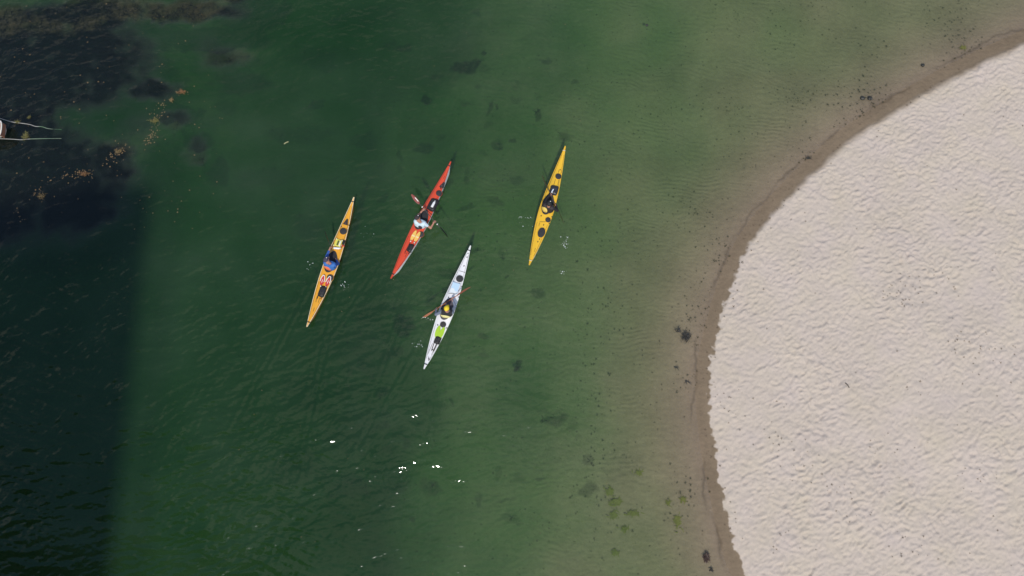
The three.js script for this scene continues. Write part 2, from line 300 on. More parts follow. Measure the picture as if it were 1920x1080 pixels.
// ---------------------------------------------------------------- quay and warehouse at the lower left, outside the frame: they shade the left of the bay
{
  const hgt = 25.5, quayTop = 1.3, quayZ = 11.6, len = 42, dep = 18, x1 = at(152, 1078, 0).x - 0.1 - (quayZ + 0.9 - 10.6) * 0.05, front = at(240, 345, 0).z + SUN.z * hgt / SUN.y;
  const conc = mat(0.3, 0.29, 0.27, 0.9), quay = thing('quay', 'grey concrete quay carrying the warehouse at the lower left of the bay', 'quay', V(x1 - len / 2, -5, quayZ + 15));
  part('quay_wall', new THREE.BoxGeometry(len + 0.5, 5 + quayTop, 30), conc, quay).position.y = (5 + quayTop) / 2;
  part('coping', new RoundedBoxGeometry(len + 0.6, 0.25, 0.7, 2, 0.05), mat(0.38, 0.37, 0.34, 0.9), quay).position.set(0, 5 + quayTop + 0.126, -14.7);
  const wh = thing('warehouse', 'tall brick warehouse with a flat grey roof on the quay, shading the water', 'warehouse', V(x1 - len / 2, quayTop, Math.max(front, quayZ + 0.9) + dep / 2));
  const wallH = hgt - quayTop; const prof = [[-len / 2, 0], [len / 2, 0], [len / 2, wallH], [len / 2 - 2.6, wallH], [len / 2 - 4, wallH - 0.8], [len / 2 - 9, wallH - 2.2], [-len / 2, wallH - 2.2]].map(([a, b]) => new THREE.Vector2(a, b));
  part('wall', new THREE.ExtrudeGeometry(new THREE.Shape(prof), { depth: dep, bevelEnabled: false }), mat(0.3, 0.13, 0.08, 0.9), wh).position.z = -dep / 2;
  part('roof', new RoundedBoxGeometry(len - 9, 0.3, dep + 0.4, 2, 0.05), mat(0.16, 0.16, 0.17, 0.8), wh).position.set(-4.5, wallH - 2.04, 0);
  for (const x of [3, 9.5]) part('chimney', new THREE.BoxGeometry(1, 2.2, 1), mat(0.28, 0.12, 0.08, 0.9), wh).position.set(x, wallH - 0.9, -dep / 2 + 1.5);
  const wg = new THREE.BoxGeometry(1.2, 1.7, 0.12), wm = mat(0.05, 0.06, 0.07, 0.15), fm = mat(0.7, 0.7, 0.68, 0.6);
  const fg = mergeGeometries([new THREE.BoxGeometry(1.36, 0.1, 0.2).translate(0, 0.9, 0), new THREE.BoxGeometry(1.36, 0.1, 0.2).translate(0, -0.9, 0), new THREE.BoxGeometry(0.1, 1.7, 0.2).translate(0.65, 0, 0), new THREE.BoxGeometry(0.1, 1.7, 0.2).translate(-0.65, 0, 0)]);
  for (let r = 0; r < 5; r++) for (let k = 0; k < 10; k++) { const w = part('window', wg, wm, wh); w.position.set(-len / 2 + 2.4 + k * 4.1, 2.2 + r * 3.3, -dep / 2 - 0.02); part('frame', fg, fm, w); }
}

// ---------------------------------------------------------------- kayaks
const rubber = mat(0.022, 0.022, 0.024, 0.62), cord = mat(0.03, 0.028, 0.025, 0.8), darkCloth = mat(0.016, 0.016, 0.019, 0.85), blackBag = mat(0.014, 0.014, 0.016, 0.55);
const beamF = (u) => u < 0.06 ? 1 - Math.pow((0.06 - u) / 1.06, 1.5) : 1 - Math.pow((u - 0.06) / 0.94, 1.72);
const sheerY = (u) => 0.175 + 0.20 * Math.pow(Math.max(0, -u), 2.6) + 0.09 * Math.pow(Math.max(0, u), 2.6);
const crown = (u) => (0.105 * Math.exp(-(((u + 0.22) / 0.32) ** 2)) + 0.04) * Math.pow(clamp(beamF(u)), 0.7);
const deckLift = (u, v) => sheerY(u) + crown(u) * Math.pow(Math.max(0, 1 - v * v), 0.75);
function makeKayak(i, label, o) {
  const k = kayakAt[i], L = k.L, B = o.beam / 2;
  const g = thing('kayak', label, 'kayak', k.mid.clone(), Math.atan2(-k.dir.x, -k.dir.z), 'sea kayaks paddling in a group');
  g.rotation.order = 'YXZ'; g.rotation.z = o.roll ?? 0.05; g.updateMatrixWorld(true);
  const wid = (u) => Math.max(0.006, B * beamF(u));
  const keel = (u) => lerp(-0.11 + 0.05 * Math.abs(u) ** 3, sheerY(u) - 0.01, Math.pow(sstep(0.8, 1.0, Math.abs(u)), 1.2));
  const hull = gridGeo(16, 70, (p, q) => {
    const u = -1 + 2 * q, a = p * Math.PI, w = wid(u), ca = Math.cos(a), sa = Math.sin(a), ys = sheerY(u), yk = keel(u);
    return [-w * Math.sign(ca) * Math.pow(Math.abs(ca), 0.55), ys - (ys - yk) * Math.pow(sa, 0.8), u * L / 2];
  });
  part('hull', hull, o.hull, g);
  const deck = gridGeo(16, 90, (p, q) => { const u = -1 + 2 * q, v = 1 - 2 * p, w = wid(u) + 0.004; return [v * w, deckLift(u, v) + 0.003, u * L / 2]; });
  part('deck', deck, o.deck, g);
  for (const sd of [-1, 1]) {
    const pts = []; for (let n = 0; n <= 40; n++) { const u = -0.995 + 1.99 * n / 40; pts.push(V(sd * (wid(u) + 0.006), sheerY(u) + 0.002, u * L / 2)); }
    part('seam_strip', tube(pts, 0.013, 60, 6), o.seam, g);
  }
  // helpers in the kayak's own axes
  const loc = (px, py, h = 0.25) => g.worldToLocal(at(px, py, h));
  const top = (x, z) => { const u = clamp(2 * z / L, -0.999, 0.999); return deckLift(u, clamp(x / wid(u), -1, 1)) + 0.003; };
  g.userData.k = undefined; delete g.userData.k;
  const info = { g, L, loc, top, wid };
  // hatches: [px, py, radius across, radius along]
  for (const [px, py, ra, rl] of o.hatches) {
    const p = loc(px, py, 0.27), geo = new THREE.LatheGeometry([[0.001, 0.030], [0.4, 0.029], [0.55, 0.022], [0.6, 0.028], [0.86, 0.024], [0.97, 0.016], [1, 0.002], [1, -0.02]].map(([a, b]) => new THREE.Vector2(a, b)), 36);
    const h = part('hatch_cover', geo, rubber, g); h.scale.set(ra, 1, rl); h.position.set(p.x, top(p.x, p.z), p.z);
    const slope = (top(p.x, p.z + 0.1) - top(p.x, p.z - 0.1)) / 0.2; h.rotation.x = -Math.atan(slope); h.rotation.z = Math.atan((top(p.x + 0.06, p.z) - top(p.x - 0.06, p.z)) / 0.12);
    const rim = part('hatch_rim', new THREE.TorusGeometry(1.03, 0.045, 6, 36).rotateX(Math.PI / 2), o.deck, h); rim.position.y = 0.004; rim.scale.set(1, 0.3, 1);
  }
  // cockpit: rim and the spray deck stretched over it
  const back = loc(...o.coamBack, 0.3), cl = o.coamLen ?? 0.84, cz = back.z - cl / 2, cw = 0.215;
  const oval = (a, s = 1) => { const c = Math.cos(a), sn = Math.sin(a), f = sn < 0 ? 1 - 0.28 * sn * sn : 1; return [c * cw * f * s, cz + sn * cl / 2 * s]; };
  const rimPts = []; for (let n = 0; n < 40; n++) { const [x, z] = oval(n / 40 * 2 * Math.PI); rimPts.push(V(x, top(x, z) + 0.02, z)); }
  part('coaming', tube(rimPts, 0.021, 80, 8, true), o.coaming ?? rubber, g);
  part('spray_deck', gridGeo(40, 8, (p, q) => { const [x, z] = oval(-p * 2 * Math.PI, q); const [rx, rz] = oval(-p * 2 * Math.PI); return [x, lerp(top(0, cz) + 0.075, top(rx, rz) + 0.035, q * q), z]; }), o.skirt ?? darkCloth, g);
  info.seat = V(0, 0.03, cz + cl * 0.24);
  // deck lines and bungees
  for (const sd of [-1, 1]) for (const [a, b] of [[-0.86, -0.2], [0.3, 0.84]]) {
    const pts = []; for (let n = 0; n <= 12; n++) { const u = lerp(a, b, n / 12), x = sd * wid(u) * 0.82; pts.push(V(x, top(x, u * L / 2) + 0.006, u * L / 2)); }
    part('deck_line', tube(pts, 0.0045, 24, 5), cord, g);
  }
  for (const [a, b] of o.bungees) {
    const p = loc(...a), q = loc(...b), pts = []; for (let n = 0; n <= 6; n++) { const x = lerp(p.x, q.x, n / 6), z = lerp(p.z, q.z, n / 6); pts.push(V(x, top(x, z) + 0.008, z)); }
    part('bungee', tube(pts, 0.007, 14, 5), cord, g);
  }
  for (const e of [-1, 1]) {
    const z = e * (L / 2 - 0.2), t = part('toggle', new THREE.CapsuleGeometry(0.017, 0.09, 4, 10).rotateZ(Math.PI / 2), o.toggle ?? cord, g); t.position.set(0, top(0, z) + 0.02, z);
  }
  for (const [px, py] of o.fittings ?? []) { const p = loc(px, py), f = part('deck_fitting', new RoundedBoxGeometry(0.035, 0.02, 0.05, 2, 0.006), rubber, g); f.position.set(p.x, top(p.x, p.z) + 0.008, p.z); }
  if (o.pad) {                                                       // dark wedge of a deck compass in front of the fore hatch
    const p = loc(...o.pad), s = new THREE.Shape([new THREE.Vector2(-0.085, -0.09), new THREE.Vector2(0.085, -0.09), new THREE.Vector2(0.03, 0.13), new THREE.Vector2(-0.01, 0.14)]);
    const c = part('deck_compass', new THREE.ExtrudeGeometry(s, { depth: 0.03, bevelEnabled: true, bevelSize: 0.01, bevelThickness: 0.01, bevelSegments: 2 }).rotateX(-Math.PI / 2), rubber, g);
    c.position.set(p.x, top(p.x, p.z) + 0.005, p.z);
    const dm = part('compass_dome', new THREE.SphereGeometry(0.035, 16, 10, 0, 6.3, 0, 1.6), mat(0.1, 0.05, 0.05, 0.2), c); dm.position.set(0, 0.035, 0.03);
  }
  return info;
}
const white = gel(0.76, 0.76, 0.77), cream = gel(0.72, 0.62, 0.42);
const kY = makeKayak(0, 'orange yellow kayak with red and white paddle blades on its aft deck', {
  beam: 0.55, roll: 0.05, deck: gel(0.72, 0.335, 0.018), hull: gel(0.36, 0.13, 0.02), seam: cream, hatches: [[643.9, 433.6, 0.14, 0.14], [618.5, 520, 0.13, 0.13]], coamBack: [617.4, 510.5],
  bungees: [[[594.2, 556], [592, 566.3]], [[599.8, 557], [596.4, 567.5]], [[589.5, 577], [587, 584]], [[628, 448], [645.5, 451]], [[637, 428.5], [652.5, 431]]], pad: [649.3, 417.6], fittings: [[640, 425], [654, 422]],
});
const kR = makeKayak(1, 'red kayak with a white hull and yellow paddle blades on its aft deck', {
  beam: 0.51, roll: 0.15, deck: gel(0.63, 0.062, 0.018), hull: white, seam: gel(0.5, 0.05, 0.018), hatches: [[823, 362.3, 0.125, 0.125], [788.6, 438.5, 0.12, 0.12]], coamBack: [786, 430.5],
  bungees: [[[758, 475], [772, 473]], [[762.5, 475.5], [759, 482]], [[814, 378], [827, 381]], [[826, 354], [836, 356]], [[832, 336], [834.5, 331]]], pad: [829.8, 348.3], fittings: [[826, 353], [834, 351]],
});
const kW = makeKayak(2, 'white kayak with a pale blue chart on its foredeck', {
  beam: 0.56, roll: 0.045, deck: gel(0.74, 0.73, 0.75), hull: white, seam: gel(0.7, 0.72, 0.7), hatches: [[861.9, 522.7, 0.142, 0.142], [830.5, 608.1, 0.118, 0.118]], coamBack: [835.4, 599.8],
  skirt: mat(0.07, 0.06, 0.075, 0.85), bungees: [[[861.3, 508], [872.2, 511]], [[849.5, 529.6], [863.5, 532.4]], [[841, 550.4], [856, 551.5]], [[811, 643.5], [802.5, 663]], [[817.5, 645.5], [809, 665]], [[803.5, 668.5], [805.5, 675]], [[863.2, 532], [855.5, 551]]],
  fittings: [[878, 476.3], [876, 483], [870.2, 499], [841.5, 558], [860, 556.5], [865.5, 536.5], [820.5, 609], [837.5, 614.5], [811.5, 655.5], [803.8, 672], [804, 675]],
});
const kG = makeKayak(3, 'bright yellow kayak with a white hull and an oval aft hatch', {
  beam: 0.575, roll: 0.12, deck: gel(0.74, 0.435, 0.02), hull: white, seam: gel(0.66, 0.40, 0.03), hatches: [[1046.9, 330.9, 0.125, 0.125], [1027.4, 411.7, 0.108, 0.108], [1015.1, 435.4, 0.145, 0.215]], coamBack: [1027.5, 402.3],
  bungees: [[[1041.5, 337], [1038.5, 347.5]], [[1047.8, 337], [1046, 347.5]], [[1046.9, 324], [1048.5, 319]], [[1052.3, 324], [1052.8, 319]], [[1011.5, 415.2], [1023.5, 415.8]], [[1011.5, 417], [1010.2, 423.5]], [[1003.8, 465], [1002.3, 472]]],
  fittings: [[1050.4, 318.8], [1014.5, 404], [1034.6, 405.8], [1029.5, 418.5], [1008.5, 453], [1019.2, 421.5], [1012, 448]], toggle: mat(0.6, 0.5, 0.35, 0.7),
});
const kayaks = [kY, kR, kW, kG];

// a thing laid on a kayak's deck: its place in the photograph, its turn against the keel
function onDeck(k, name, label, category, px, py, lift, turn = 0, group) {
  const p = k.loc(px, py, 0.3), y = k.top(p.x, p.z) + lift, w = k.g.localToWorld(V(p.x, y, p.z));
  const t = thing(name, label, category, w, 0, group); t.rotation.order = 'YXZ'; t.rotation.y = k.g.rotation.y + turn; t.rotation.z = k.g.rotation.z;
  t.rotation.x = -Math.atan((k.top(p.x, p.z + 0.15) - k.top(p.x, p.z - 0.15)) / 0.3); t.updateMatrixWorld(true); return t;
}
function pillow(w, h, l, bulge = 1, nu = 18, nv = 18, wob = 0) {       // a soft closed bag lying flat, w across, l along
  const f = (sgn) => (p, q) => { const a = 2 * p - 1, b = 2 * q - 1, e = Math.pow(Math.max(0, (1 - Math.abs(a) ** 4) * (1 - Math.abs(b) ** 4)), 0.45); return [a * w / 2 * (1 - 0.1 * b * b), (sgn > 0 ? h * e * (1 + wob * noise(a * 2.3 + w * 50, b * 2.3 + l * 30)) : 0), -sgn * b * l / 2 * (1 - 0.08 * a * a)]; };
  return mergeGeometries([gridGeo(nu, nv, f(1)), gridGeo(nu, nv, f(-1))]);
}
function bladeGeo(len, wid, thick = 0.012) {                         // a paddle blade along -z from its neck, slightly spooned
  const prof = (q) => wid / 2 * Math.pow(Math.sin(Math.PI * clamp(0.06 + 0.9 * Math.pow(q, 0.85))), 0.62);
  const f = (sgn) => (p, q) => { const w = prof(q), a = 2 * p - 1; return [a * w, sgn * thick / 2 * (1 - a * a) + 0.012 * a * a - 0.02 * q * q, -sgn * 0 - q * len]; };
  const a = gridGeo(8, 18, f(1)), b = gridGeo(8, 18, f(-1)); return mergeGeometries([a, b]);
}
function sparePaddle(k, label, px, py, len, wid, bladeMat, neckMat, turn, bandMat) {
  const t = onDeck(k, 'spare_paddle', label, 'spare paddle', px, py, 0.03, turn, 'spare paddle halves strapped on aft decks');
  const b = part('blade', bladeGeo(len, wid), bladeMat, t); b.position.set(0, 0.012, len / 2);
  const s = part('shaft', tube([V(0, 0.01, len / 2 - 0.02), V(0, 0.006, len / 2 + 0.2), V(0, 0.02, len / 2 + 0.55)], 0.015, 16, 8), neckMat, t);
  const r = part('ferrule', new THREE.CylinderGeometry(0.02, 0.02, 0.05, 12).rotateX(Math.PI / 2), bandMat, t); r.position.set(0, 0.012, len / 2 + 0.05);
  if (bandMat !== neckMat) return [t, len, wid];
  return [t, len, wid];
}
const redBlade = mat(0.5, 0.035, 0.04, 0.45), yellowBlade = mat(0.78, 0.5, 0.12, 0.45), limeBlade = mat(0.36, 0.56, 0.03, 0.5), blackShaft = mat(0.02, 0.02, 0.02, 0.4), paleTip = mat(0.75, 0.74, 0.7, 0.5);
for (const [label, px, py, turn] of [['left one of two red spare paddle halves with white edges on the orange yellow kayak', 604.3, 525, 0.06], ['right one of two red spare paddle halves with white edges on the orange yellow kayak', 615, 527, -0.06]]) {
  const [t, len, w] = sparePaddle(kY, label, px, py, 0.4, 0.16, redBlade, blackShaft, turn, paleTip);
  const rimPts = []; for (let n = 0; n <= 14; n++) { const q = lerp(0.35, 1, Math.sin(n / 14 * Math.PI)), sd = n < 7 ? -1 : 1, wq = w / 2 * Math.pow(Math.sin(Math.PI * clamp(0.06 + 0.9 * Math.pow(q, 0.85))), 0.62) * (n === 7 ? 0 : 1); rimPts.push(V(sd * wq, 0.03, len / 2 - q * len)); }
  part('white_edge', tube(rimPts, 0.017, 28, 6), paleTip, t);
  const m = part('blade_mark', new RoundedBoxGeometry(0.02, 0.004, 0.13, 1, 0.0015), paleTip, t); m.position.set(0, 0.03, 0.03);
}
for (const [label, px, py] of [['left one of two yellow spare paddle halves on the red kayak', 775.3, 440.8], ['right one of two yellow spare paddle halves on the red kayak', 782.3, 443.3]]) {
  const [t] = sparePaddle(kR, label, px, py, 0.44, 0.155, yellowBlade, blackShaft, 0, paleTip);
  const m = part('blade_band', new RoundedBoxGeometry(0.13, 0.006, 0.05, 1, 0.002), mat(0.8, 0.66, 0.36, 0.5), t); m.position.set(0, 0.022, 0.02);
}
for (const [label, px, py, turn] of [['left one of two lime green spare paddle halves on the white kayak', 820.6, 621, 0.05], ['right one of two lime green spare paddle halves on the white kayak', 828, 623.4, -0.05]])
  sparePaddle(kW, label, px, py, 0.46, 0.17, limeBlade, blackShaft, turn, limeBlade);
// bags, bottles and charts on the decks
function bag(k, label, px, py, w, h, l, m, turn = 0, strap = true) {
  const t = onDeck(k, 'deck_bag', label, 'deck bag', px, py, -0.005, turn);
  part('bag_body', pillow(w, h, l, 1, 18, 18, 0.25), m, t);
  if (strap) for (const z of [-0.28, 0.28]) { const pts = []; for (let n = -3; n <= 3; n++) { const a = n / 3; pts.push(V(a * w * 0.5, h * Math.pow(Math.max(0, (1 - a ** 4) * (1 - (2 * z) ** 4)), 0.45) + 0.012, z * l)); } part('strap', tube(pts, 0.008, 14, 5), cord, t); }
  return t;
}
bag(kY, 'black oval bag behind the red spare blades on the orange yellow kayak', 603.3, 545.8, 0.27, 0.09, 0.46, blackBag);
bag(kR, 'black pouch gripping the yellow spare paddles on the red kayak', 768.8, 464, 0.2, 0.07, 0.36, blackBag);
bag(kR, 'large black bag on the foredeck of the red kayak', 811.5, 384, 0.37, 0.12, 0.56, blackBag);
bag(kW, 'black pouch holding the lime green spare paddles on the white kayak', 819.8, 637.2, 0.25, 0.08, 0.32, blackBag);
{
  const t = bag(kG, 'dark blue black bag strapped in front of the cockpit of the bright yellow kayak', 1038.5, 357, 0.34, 0.1, 0.42, mat(0.022, 0.024, 0.034, 0.4));
  const m = part('pale_flap', pillow(0.05, 0.02, 0.18), mat(0.6, 0.66, 0.74, 0.4), t); m.position.set(-0.03, 0.1, 0.07); m.rotation.y = -0.2;
}
function bottle(k, label, px, py, lift, r, l, turn, m) {
  const t = onDeck(k, 'water_bottle', label, 'bottle', px, py, lift, turn);
  part('bottle_body', new THREE.LatheGeometry([[0.001, -l / 2], [r * 0.8, -l / 2], [r, -l / 2 + 0.02], [r, l * 0.28], [r * 0.45, l * 0.42], [r * 0.42, l / 2]].map(([a, b]) => new THREE.Vector2(a, b)), 18).rotateX(-Math.PI / 2), m, t).position.y = r;
  part('cap', new THREE.CylinderGeometry(r * 0.5, r * 0.5, 0.03, 14).rotateX(Math.PI / 2), mat(0.55, 0.56, 0.58, 0.5), t).position.set(0, r, -l / 2 - 0.01);
}
bottle(kR, 'white bottle lying on the black foredeck bag of the red kayak', 813.6, 385, 0.105, 0.05, 0.28, 0.0, mat(0.78, 0.79, 0.78, 0.4));
bottle(kY, 'white bottle lying crosswise in front of the paddler of the orange yellow kayak', 633, 466.8, 0.05, 0.042, 0.27, -1.35, mat(0.74, 0.75, 0.74, 0.4));
{
  const t = onDeck(kY, 'map_case', 'yellow framed map case on the foredeck of the orange yellow kayak', 'map case', 634.6, 456.2, 0.03, 0);
  part('case', new RoundedBoxGeometry(0.27, 0.03, 0.3, 3, 0.012), mat(0.66, 0.6, 0.1, 0.5), t);
  part('map_sheet', new RoundedBoxGeometry(0.07, 0.006, 0.2, 1, 0.002), mat(0.09, 0.11, 0.03, 0.3), t).position.set(-0.005, 0.018, 0.0);
  part('white_float', new THREE.CapsuleGeometry(0.03, 0.16, 6, 12).rotateX(Math.PI / 2), paleTip, t).position.set(0.085, 0.03, 0);
  for (const [x, z] of [[-0.12, -0.14], [0.12, -0.14], [-0.14, 0.14], [0.13, 0.14]]) part('corner_clip', new THREE.SphereGeometry(0.028, 10, 8), mat(0.75, 0.7, 0.45, 0.5), t).position.set(x, 0.012, z);
  const p = onDeck(kY, 'bilge_pump', 'small red and white pump beside the yellow map case', 'pump', 642.2, 460.5, 0.02, 0.1);
  part('pump_body', new THREE.CapsuleGeometry(0.027, 0.1, 6, 12).rotateZ(Math.PI / 2), mat(0.5, 0.05, 0.03, 0.5), p).position.y = 0.03;
  part('pump_end', new THREE.SphereGeometry(0.036, 12, 8), paleTip, p).position.set(-0.07, 0.03, 0.0);
  bag(kY, 'black mesh bag wedged at the right of the yellow map case', 643.2, 453.5, 0.11, 0.05, 0.2, blackBag, 0, false);
  const c = onDeck(kW, 'chart', 'pale blue sea chart in a clear case on the white kayak', 'chart', 853.2, 540.3, 0.035, 0.06);
  const cv = document.createElement('canvas'); cv.width = 128; cv.height = 192; const x = cv.getContext('2d');
  x.fillStyle = '#b9d3e8'; x.fillRect(0, 0, 128, 192); x.fillStyle = '#d9dfe2'; x.beginPath(); x.moveTo(0, 120); x.quadraticCurveTo(50, 90, 70, 140); x.quadraticCurveTo(90, 170, 128, 150); x.lineTo(128, 192); x.lineTo(0, 192); x.fill();
  x.strokeStyle = '#8fb2cf'; for (let n = 0; n < 5; n++) { x.beginPath(); x.moveTo(0, 30 + n * 20); x.quadraticCurveTo(60, 10 + n * 26, 128, 40 + n * 18); x.stroke(); }
  const tx = new THREE.CanvasTexture(cv); tx.colorSpace = THREE.SRGBColorSpace;
  part('chart_case', new RoundedBoxGeometry(0.31, 0.012, 0.43, 2, 0.004), mat(0.5, 0.58, 0.66, 0.35), c);
  const sh = part('chart_sheet', new THREE.PlaneGeometry(0.285, 0.4).rotateX(-Math.PI / 2), new THREE.MeshStandardMaterial({ map: tx, roughness: 0.35 }), c); sh.position.y = 0.009;
}

// ---------------------------------------------------------------- signed distance bodies, meshed by surface nets
function surfaceNets(f, lo, hi, cell) {
  const nx = Math.ceil((hi.x - lo.x) / cell) + 1, ny = Math.ceil((hi.y - lo.y) / cell) + 1, nz = Math.ceil((hi.z - lo.z) / cell) + 1, val = new Float32Array(nx * ny * nz);
  for (let k = 0, o = 0; k < nz; k++) for (let j = 0; j < ny; j++) for (let i = 0; i < nx; i++, o++) val[o] = f(lo.x + i * cell, lo.y + j * cell, lo.z + k * cell);
  const id = new Int32Array(nx * ny * nz).fill(-1), pos = [], idx = [], offs = [0, 1, nx, nx + 1, nx * ny, nx * ny + 1, nx * ny + nx, nx * ny + nx + 1];
  const E = [[0, 1], [2, 3], [4, 5], [6, 7], [0, 2], [1, 3], [4, 6], [5, 7], [0, 4], [1, 5], [2, 6], [3, 7]];
  for (let k = 0; k < nz - 1; k++) for (let j = 0; j < ny - 1; j++) for (let i = 0; i < nx - 1; i++) {
    const o = i + nx * (j + ny * k); let m = 0; for (let c = 0; c < 8; c++) if (val[o + offs[c]] < 0) m |= 1 << c;
    if (m === 0 || m === 255) continue;
    let x = 0, y = 0, z = 0, n = 0;
    for (const [a, b] of E) { const va = val[o + offs[a]], vb = val[o + offs[b]]; if ((va < 0) === (vb < 0)) continue; const t = va / (va - vb); x += lerp(a & 1, b & 1, t); y += lerp(a >> 1 & 1, b >> 1 & 1, t); z += lerp(a >> 2, b >> 2, t); n++; }
    id[o] = pos.length / 3; pos.push(lo.x + (i + x / n) * cell, lo.y + (j + y / n) * cell, lo.z + (k + z / n) * cell);
  }
  const st = [1, nx, nx * ny];
  for (let k = 1; k < nz - 1; k++) for (let j = 1; j < ny - 1; j++) for (let i = 1; i < nx - 1; i++) {
    const o = i + nx * (j + ny * k);
    for (let ax = 0; ax < 3; ax++) {
      const a = val[o] < 0, b = val[o + st[ax]] < 0; if (a === b) continue;
      const u = st[(ax + 1) % 3], v = st[(ax + 2) % 3], q = [id[o], id[o - u], id[o - u - v], id[o - v]]; if (q.some((e) => e < 0)) continue;
      if (a) idx.push(q[0], q[1], q[2], q[0], q[2], q[3]); else idx.push(q[0], q[2], q[1], q[0], q[3], q[2]);
    }
  }
  const g = new THREE.BufferGeometry(); g.setAttribute('position', new THREE.Float32BufferAttribute(pos, 3)); g.setIndex(idx); g.computeVertexNormals(); return g;
}
const cap = (a, b, ra, rb = ra) => { const dx = b.x - a.x, dy = b.y - a.y, dz = b.z - a.z, dd = dx * dx + dy * dy + dz * dz || 1e-9; return (x, y, z) => { const t = clamp(((x - a.x) * dx + (y - a.y) * dy + (z - a.z) * dz) / dd), ex = x - a.x - t * dx, ey = y - a.y - t * dy, ez = z - a.z - t * dz; return Math.sqrt(ex * ex + ey * ey + ez * ez) - ra - (rb - ra) * t; }; };
const ball = (c, rx, ry = rx, rz = rx, q = null) => { const m = Math.min(rx, ry, rz), p = V(0, 0, 0); return (x, y, z) => { p.set(x - c.x, y - c.y, z - c.z); if (q) p.applyQuaternion(q); const k = Math.sqrt((p.x / rx) ** 2 + (p.y / ry) ** 2 + (p.z / rz) ** 2); return (k - 1) * m * (k > 1 ? Math.max(1, Math.min(rx, ry, rz) / m) : 1); }; };
const blend = (list, k) => (x, y, z) => { let d = 1e3; for (const f of list) { const e = f(x, y, z); if (e > d + k) continue; const h = Math.max(k - Math.abs(d - e), 0) / k; d = Math.min(d, e) - h * h * k * 0.25; } return d; };
function bounds(pts, m) { const b = new THREE.Box3().setFromPoints(pts); return [b.min.subScalar(m), b.max.addScalar(m)]; }
const mid = (a, b, t = 0.5) => a.clone().lerp(b, t);

function makeHand(c, axis, elbow, side) {                            // a fist closed around a shaft at c
  const w = elbow.clone().sub(c); w.addScaledVector(axis, -w.dot(axis)).normalize();
  const n = axis.clone().cross(w).normalize(); if (n.y < 0) n.negate();
  const P = (r, deg, off) => c.clone().addScaledVector(w, r * Math.cos(deg * Math.PI / 180)).addScaledVector(n, r * Math.sin(deg * Math.PI / 180)).addScaledVector(axis, off);
  const wrist = c.clone().addScaledVector(w, 0.088).addScaledVector(n, 0.022), fs = [], all = [wrist];
  [[0.033, 62, 0.0088], [0.011, 56, 0.0092], [-0.011, 58, 0.0088], [-0.032, 66, 0.0078]].forEach(([off, a0, r]) => {
    const pts = [P(0.043, a0, off), P(0.036, a0 + 62, off), P(0.030, a0 + 125, off * 0.96), P(0.027, a0 + 185, off * 0.92)];
    for (let i = 0; i < 3; i++) fs.push(cap(pts[i], pts[i + 1], r * (1 - i * 0.07), r * (0.93 - i * 0.07)));
    fs.push(cap(wrist.clone().addScaledVector(axis, off * 0.5), pts[0], 0.016, r * 1.3)); all.push(...pts);
  });
  const th = [wrist.clone().addScaledVector(axis, 0.016 * side), P(0.045, 5, 0.045 * side), P(0.034, -48, 0.046 * side), P(0.030, -100, 0.034 * side)];
  fs.push(cap(th[0], th[1], 0.018, 0.013), cap(th[1], th[2], 0.0125, 0.0105), cap(th[2], th[3], 0.0105, 0.0085)); all.push(...th);
  const fa = wrist.clone().lerp(elbow, 0.12); fs.push(cap(wrist, fa, 0.024, 0.026)); all.push(fa);
  return { wrist, geo: surfaceNets(blend(fs, 0.006), ...bounds(all, 0.035), 0.0034) };
}
function makeHead(c, q) {                                            // face looks along -z of q
  const L = (x, y, z) => V(x, y, z).applyQuaternion(q).add(c), iq = q.clone().invert();
  const fs = [ball(L(0, 0.03, 0.008), 0.076, 0.088, 0.096, iq), ball(L(0, -0.045, -0.022), 0.058, 0.07, 0.066, iq), cap(L(0, 0.004, -0.085), L(0, -0.03, -0.106), 0.011, 0.015), ball(L(0, -0.092, -0.062), 0.026, 0.02, 0.022, iq),
    cap(L(-0.03, 0.022, -0.08), L(0.03, 0.022, -0.08), 0.012), cap(L(0, -0.075, 0.02), L(0, -0.15, 0.03), 0.054, 0.056), cap(L(-0.018, -0.062, -0.084), L(0.018, -0.062, -0.084), 0.008)];
  for (const s of [-1, 1]) { fs.push(ball(L(s * 0.078, -0.005, 0.012), 0.01, 0.032, 0.02, iq)); fs.push(ball(L(s * 0.04, -0.03, -0.06), 0.024, 0.02, 0.024, iq)); }
  const base = blend(fs, 0.018), eye = [-1, 1].map((s) => ball(L(s * 0.031, 0.0, -0.094), 0.015, 0.011, 0.014, iq)), mouth = cap(L(-0.02, -0.066, -0.098), L(0.02, -0.066, -0.098), 0.0035);
  const f = (x, y, z) => Math.max(base(x, y, z), -eye[0](x, y, z), -eye[1](x, y, z), -mouth(x, y, z));
  return { f: base, L, geo: surfaceNets(f, ...bounds([L(0, 0.12, 0), L(0, -0.13, 0), L(-0.09, 0, 0), L(0.09, 0, 0), L(0, 0, -0.11), L(0, 0, 0.11)], 0.02), 0.0055) };
}
const skinMat = mat(0.42, 0.2, 0.135, 0.55), eyeMat = mat(0.7, 0.68, 0.64, 0.25), irisMat = mat(0.05, 0.03, 0.02, 0.25);

